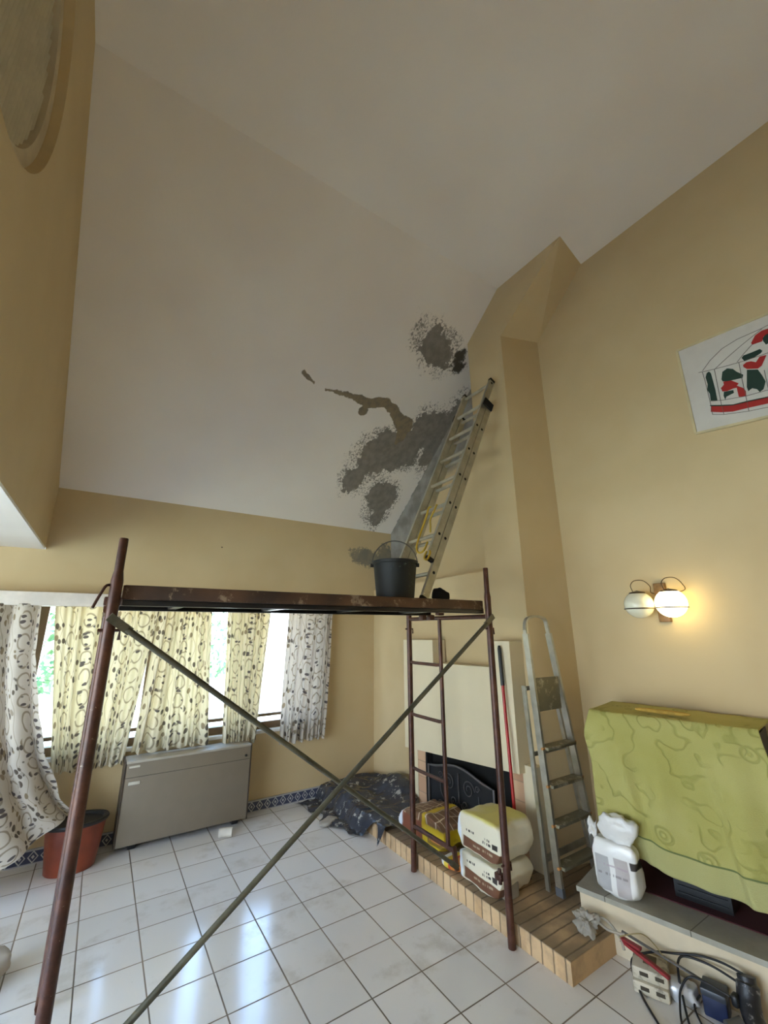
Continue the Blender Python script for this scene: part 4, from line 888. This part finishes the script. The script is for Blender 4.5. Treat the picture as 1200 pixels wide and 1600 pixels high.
b = MB(); b.bbox((-.052, -.052, .080), (.052, .052, .112), .006, M); b.build('case_lid', flat('grey_black_lid', lin(60, 64, 72), .4), bc)
q = N('scraped_black_rubber_plastic', .45); q.col(q.mix(q.step(q.noi(20, det=5, rough=.75), .60, .04), lin(30, 30, 34), lin(130, 126, 124))); M_tool = q.m
gt = thing('power_tool', (2.84, 1.19, 0), 'dusty black corded power tool on the floor at the right edge by the blue case', 'power tool')
b = MB(); b.path(spline([(2.878,1.195,.205), (2.868,1.19,.175), (2.835,1.185,.11), (2.765,1.14,.060), (2.71,1.10,.052)], 6), [.020]+[.038]*5+[.046]*8+[.044]*8+[.036]*4, 20); b.build('motor_housing', M_tool, gt)
b = MB(); b.path(spline([(2.76,1.19,.065), (2.73,1.215,.05), (2.70,1.235,.045)], 5), .030, 16); b.build('gear_head', flat('worn_grey_metal', lin(120, 118, 116), .4, .7), gt)
b = MB(); b.path([(2.70,1.235,.012), (2.70,1.235,.020)], .055, 28); b.build('disc', flat('dark_disc', lin(60, 52, 48), .6), gt)
b = MB(); b.blob((2.80,1.225,.12), (.045,.03,.05), None, 4, 20, 12); b.build('trigger', M_blk, gt)
def cord(pts, r, mat, lab, nm='loose_cable'):
    b = MB(); b.path(spline(pts, 8), r, 8)
    return b.build(nm, mat, gt, ang=180) if nm == 'power_cord' else b.build(nm, mat, ang=180, label=lab, category='cable')
M_cord = flat('black_rubber_cable', lin(24, 22, 24), .5)
cord([(2.872,1.205,.205), (2.872,1.29,.205), (2.868,1.387,.185), (2.840,1.495,.150), (2.770,1.585,.135), (2.690,1.66,.09), (2.625,1.60,.015), (2.50,1.444,.008), (2.38,1.30,.008)], .0055, M_cord, '', 'power_cord')
cord([(2.865,1.215,.16), (2.868,1.34,.168), (2.850,1.455,.155), (2.81,1.475,.135), (2.765,1.46,.09), (2.735,1.44,.04), (2.62,1.365,.008), (2.50,1.25,.008)], .0055, M_cord, '', 'power_cord')
cord([(2.80,1.245,.12), (2.785,1.33,.13), (2.775,1.41,.118), (2.73,1.44,.07), (2.69,1.435,.03), (2.60,1.392,.008), (2.48,1.30,.008)], .0050, M_cord, 'black cable making the low loop in front of the blue case')
cord([(2.80,1.385,.05), (2.76,1.40,.02), (2.72,1.375,.008), (2.66,1.32,.006), (2.54,1.20,.006)], .0045, M_cord, 'thin dark cable curling along the floor beside the blue case')
cord([(2.90,1.13,.09), (2.895,1.09,.03), (2.85,1.04,.008), (2.74,.96,.008)], .0055, M_cord, 'black cable running off the right edge beyond the power tool')
# plastic wrap and strands from the hearth
q = N('clear_crumpled_wrap', .15); t = q.t; q.col(lin(190, 184, 172)); q.bump(q.noi(30, det=4), .6, .01)
tr = q.n('BsdfTransparent'); ms = q.n('MixShader'); ms.inputs[0].default_value = .5; t.links.new(q.b.outputs[0], ms.inputs[1]); t.links.new(tr.outputs[0], ms.inputs[2]); t.links.new(ms.outputs[0], t.nodes['Material Output'].inputs['Surface']); M_wrap = q.m
pwp = thing('plastic_wrap', (2.70, 1.90, HZ), 'crumpled clear plastic wrap trailing off the hearth corner against the plinth', 'plastic wrap')
b = MB(); b.blob((0,0,0), (.11, .16, .085), None, 2.4, 60, 40, .05, 26, 3); place(b, (2.675, 1.905, HZ+.046), -.5); b.build('crumpled_wad', M_wrap, pwp, ang=180)
M_clr = flat('translucent_tubing', lin(176, 166, 150), .25)
for pts in ([(2.70,1.90,.17), (2.73,1.83,.185), (2.70,1.76,.19), (2.672,1.70,.17), (2.655,1.675,.135)], [(2.73,1.90,.16), (2.70,1.80,.16), (2.68,1.74,.178), (2.69,1.68,.19)]):
    MB().path(spline(pts, 8), .007, 8).build('twisted_strand', M_clr, pwp)
cord([(2.662,1.70,.18), (2.66,1.64,.22), (2.70,1.585,.235), (2.745,1.55,.19), (2.77,1.51,.125)], .0028, flat('thin_yellow_wire', lin(150, 132, 88), .5), 'thin pale wire arching above the red-handled tool', 'wire')
# cloth corner at the left edge of the floor
b = MB(); b.blob((0,0,0), (.26, .22, .12), None, 3, 34, 20, .06, 10, 8); place(b, (-.315, 3.56, .058), .3); b.build('bundled_cloth', M_lin, ang=180, label='bundle of dark-patterned cloth on the floor at the left edge', category='cloth')

# ------------------------------------------------------------------ garden beyond the glass
q = N('sunlit_leaves', .8); q.col(q.ramp(q.noi(3, det=5), (.35, lin(84, 128, 84)), (.7, lin(150, 190, 140)))); M_leaf = q.m
M_bark = flat('grey_bark', lin(112, 98, 82), .9)
def tree(x, y, h, r, seed, lab):
    t_ = thing('garden_tree', (x, y, -.3), lab, 'tree', 'trees in the garden')
    MB().path([(x, y, -.3), (x+.05, y, h*.35), (x, y+.05, h*.7)], [.12, .09, .05], 10).build('trunk', M_bark, t_)
    rr = random.Random(seed); b = MB()
    for k in range(900):
        v_ = V3(rr.gauss(0, 1), rr.gauss(0, 1), rr.gauss(0, 1)).normalized()*rr.uniform(.45, 1)**.5
        c_ = V3(x+v_.x*r, y+v_.y*r, h*.62+v_.z*h*.38); n1 = V3(rr.gauss(0,1), rr.gauss(0,1), rr.gauss(0,1)).normalized(); n2 = n1.orthogonal().normalized(); s_ = rr.uniform(.07, .13)
        b.mesh([c_-n1*s_, c_+n2*s_*.5, c_+n1*s_, c_-n2*s_*.5], [(0,1,2,3)])
    b.build('crown', M_leaf, t_, smooth=False)
tree(-1.0, 8.6, 3.0, .9, 3, 'leafy garden tree seen through the left slit between the curtains')
tree(1.9, 10.0, 3.3, 1.0, 5, 'leafy garden tree seen through the gap above the heater')
# ------------------------------------------------------------------ plan units -> metres, once
done = set()
for o in bpy.data.objects:
    if o.type == 'MESH' and o.data.name not in done: done.add(o.data.name); o.data.transform(Matrix.Scale(K, 4))
    if o.type != 'LIGHT' or o.parent: o.location = o.location*K
    elif o.type == 'LIGHT': o.location = o.location*K
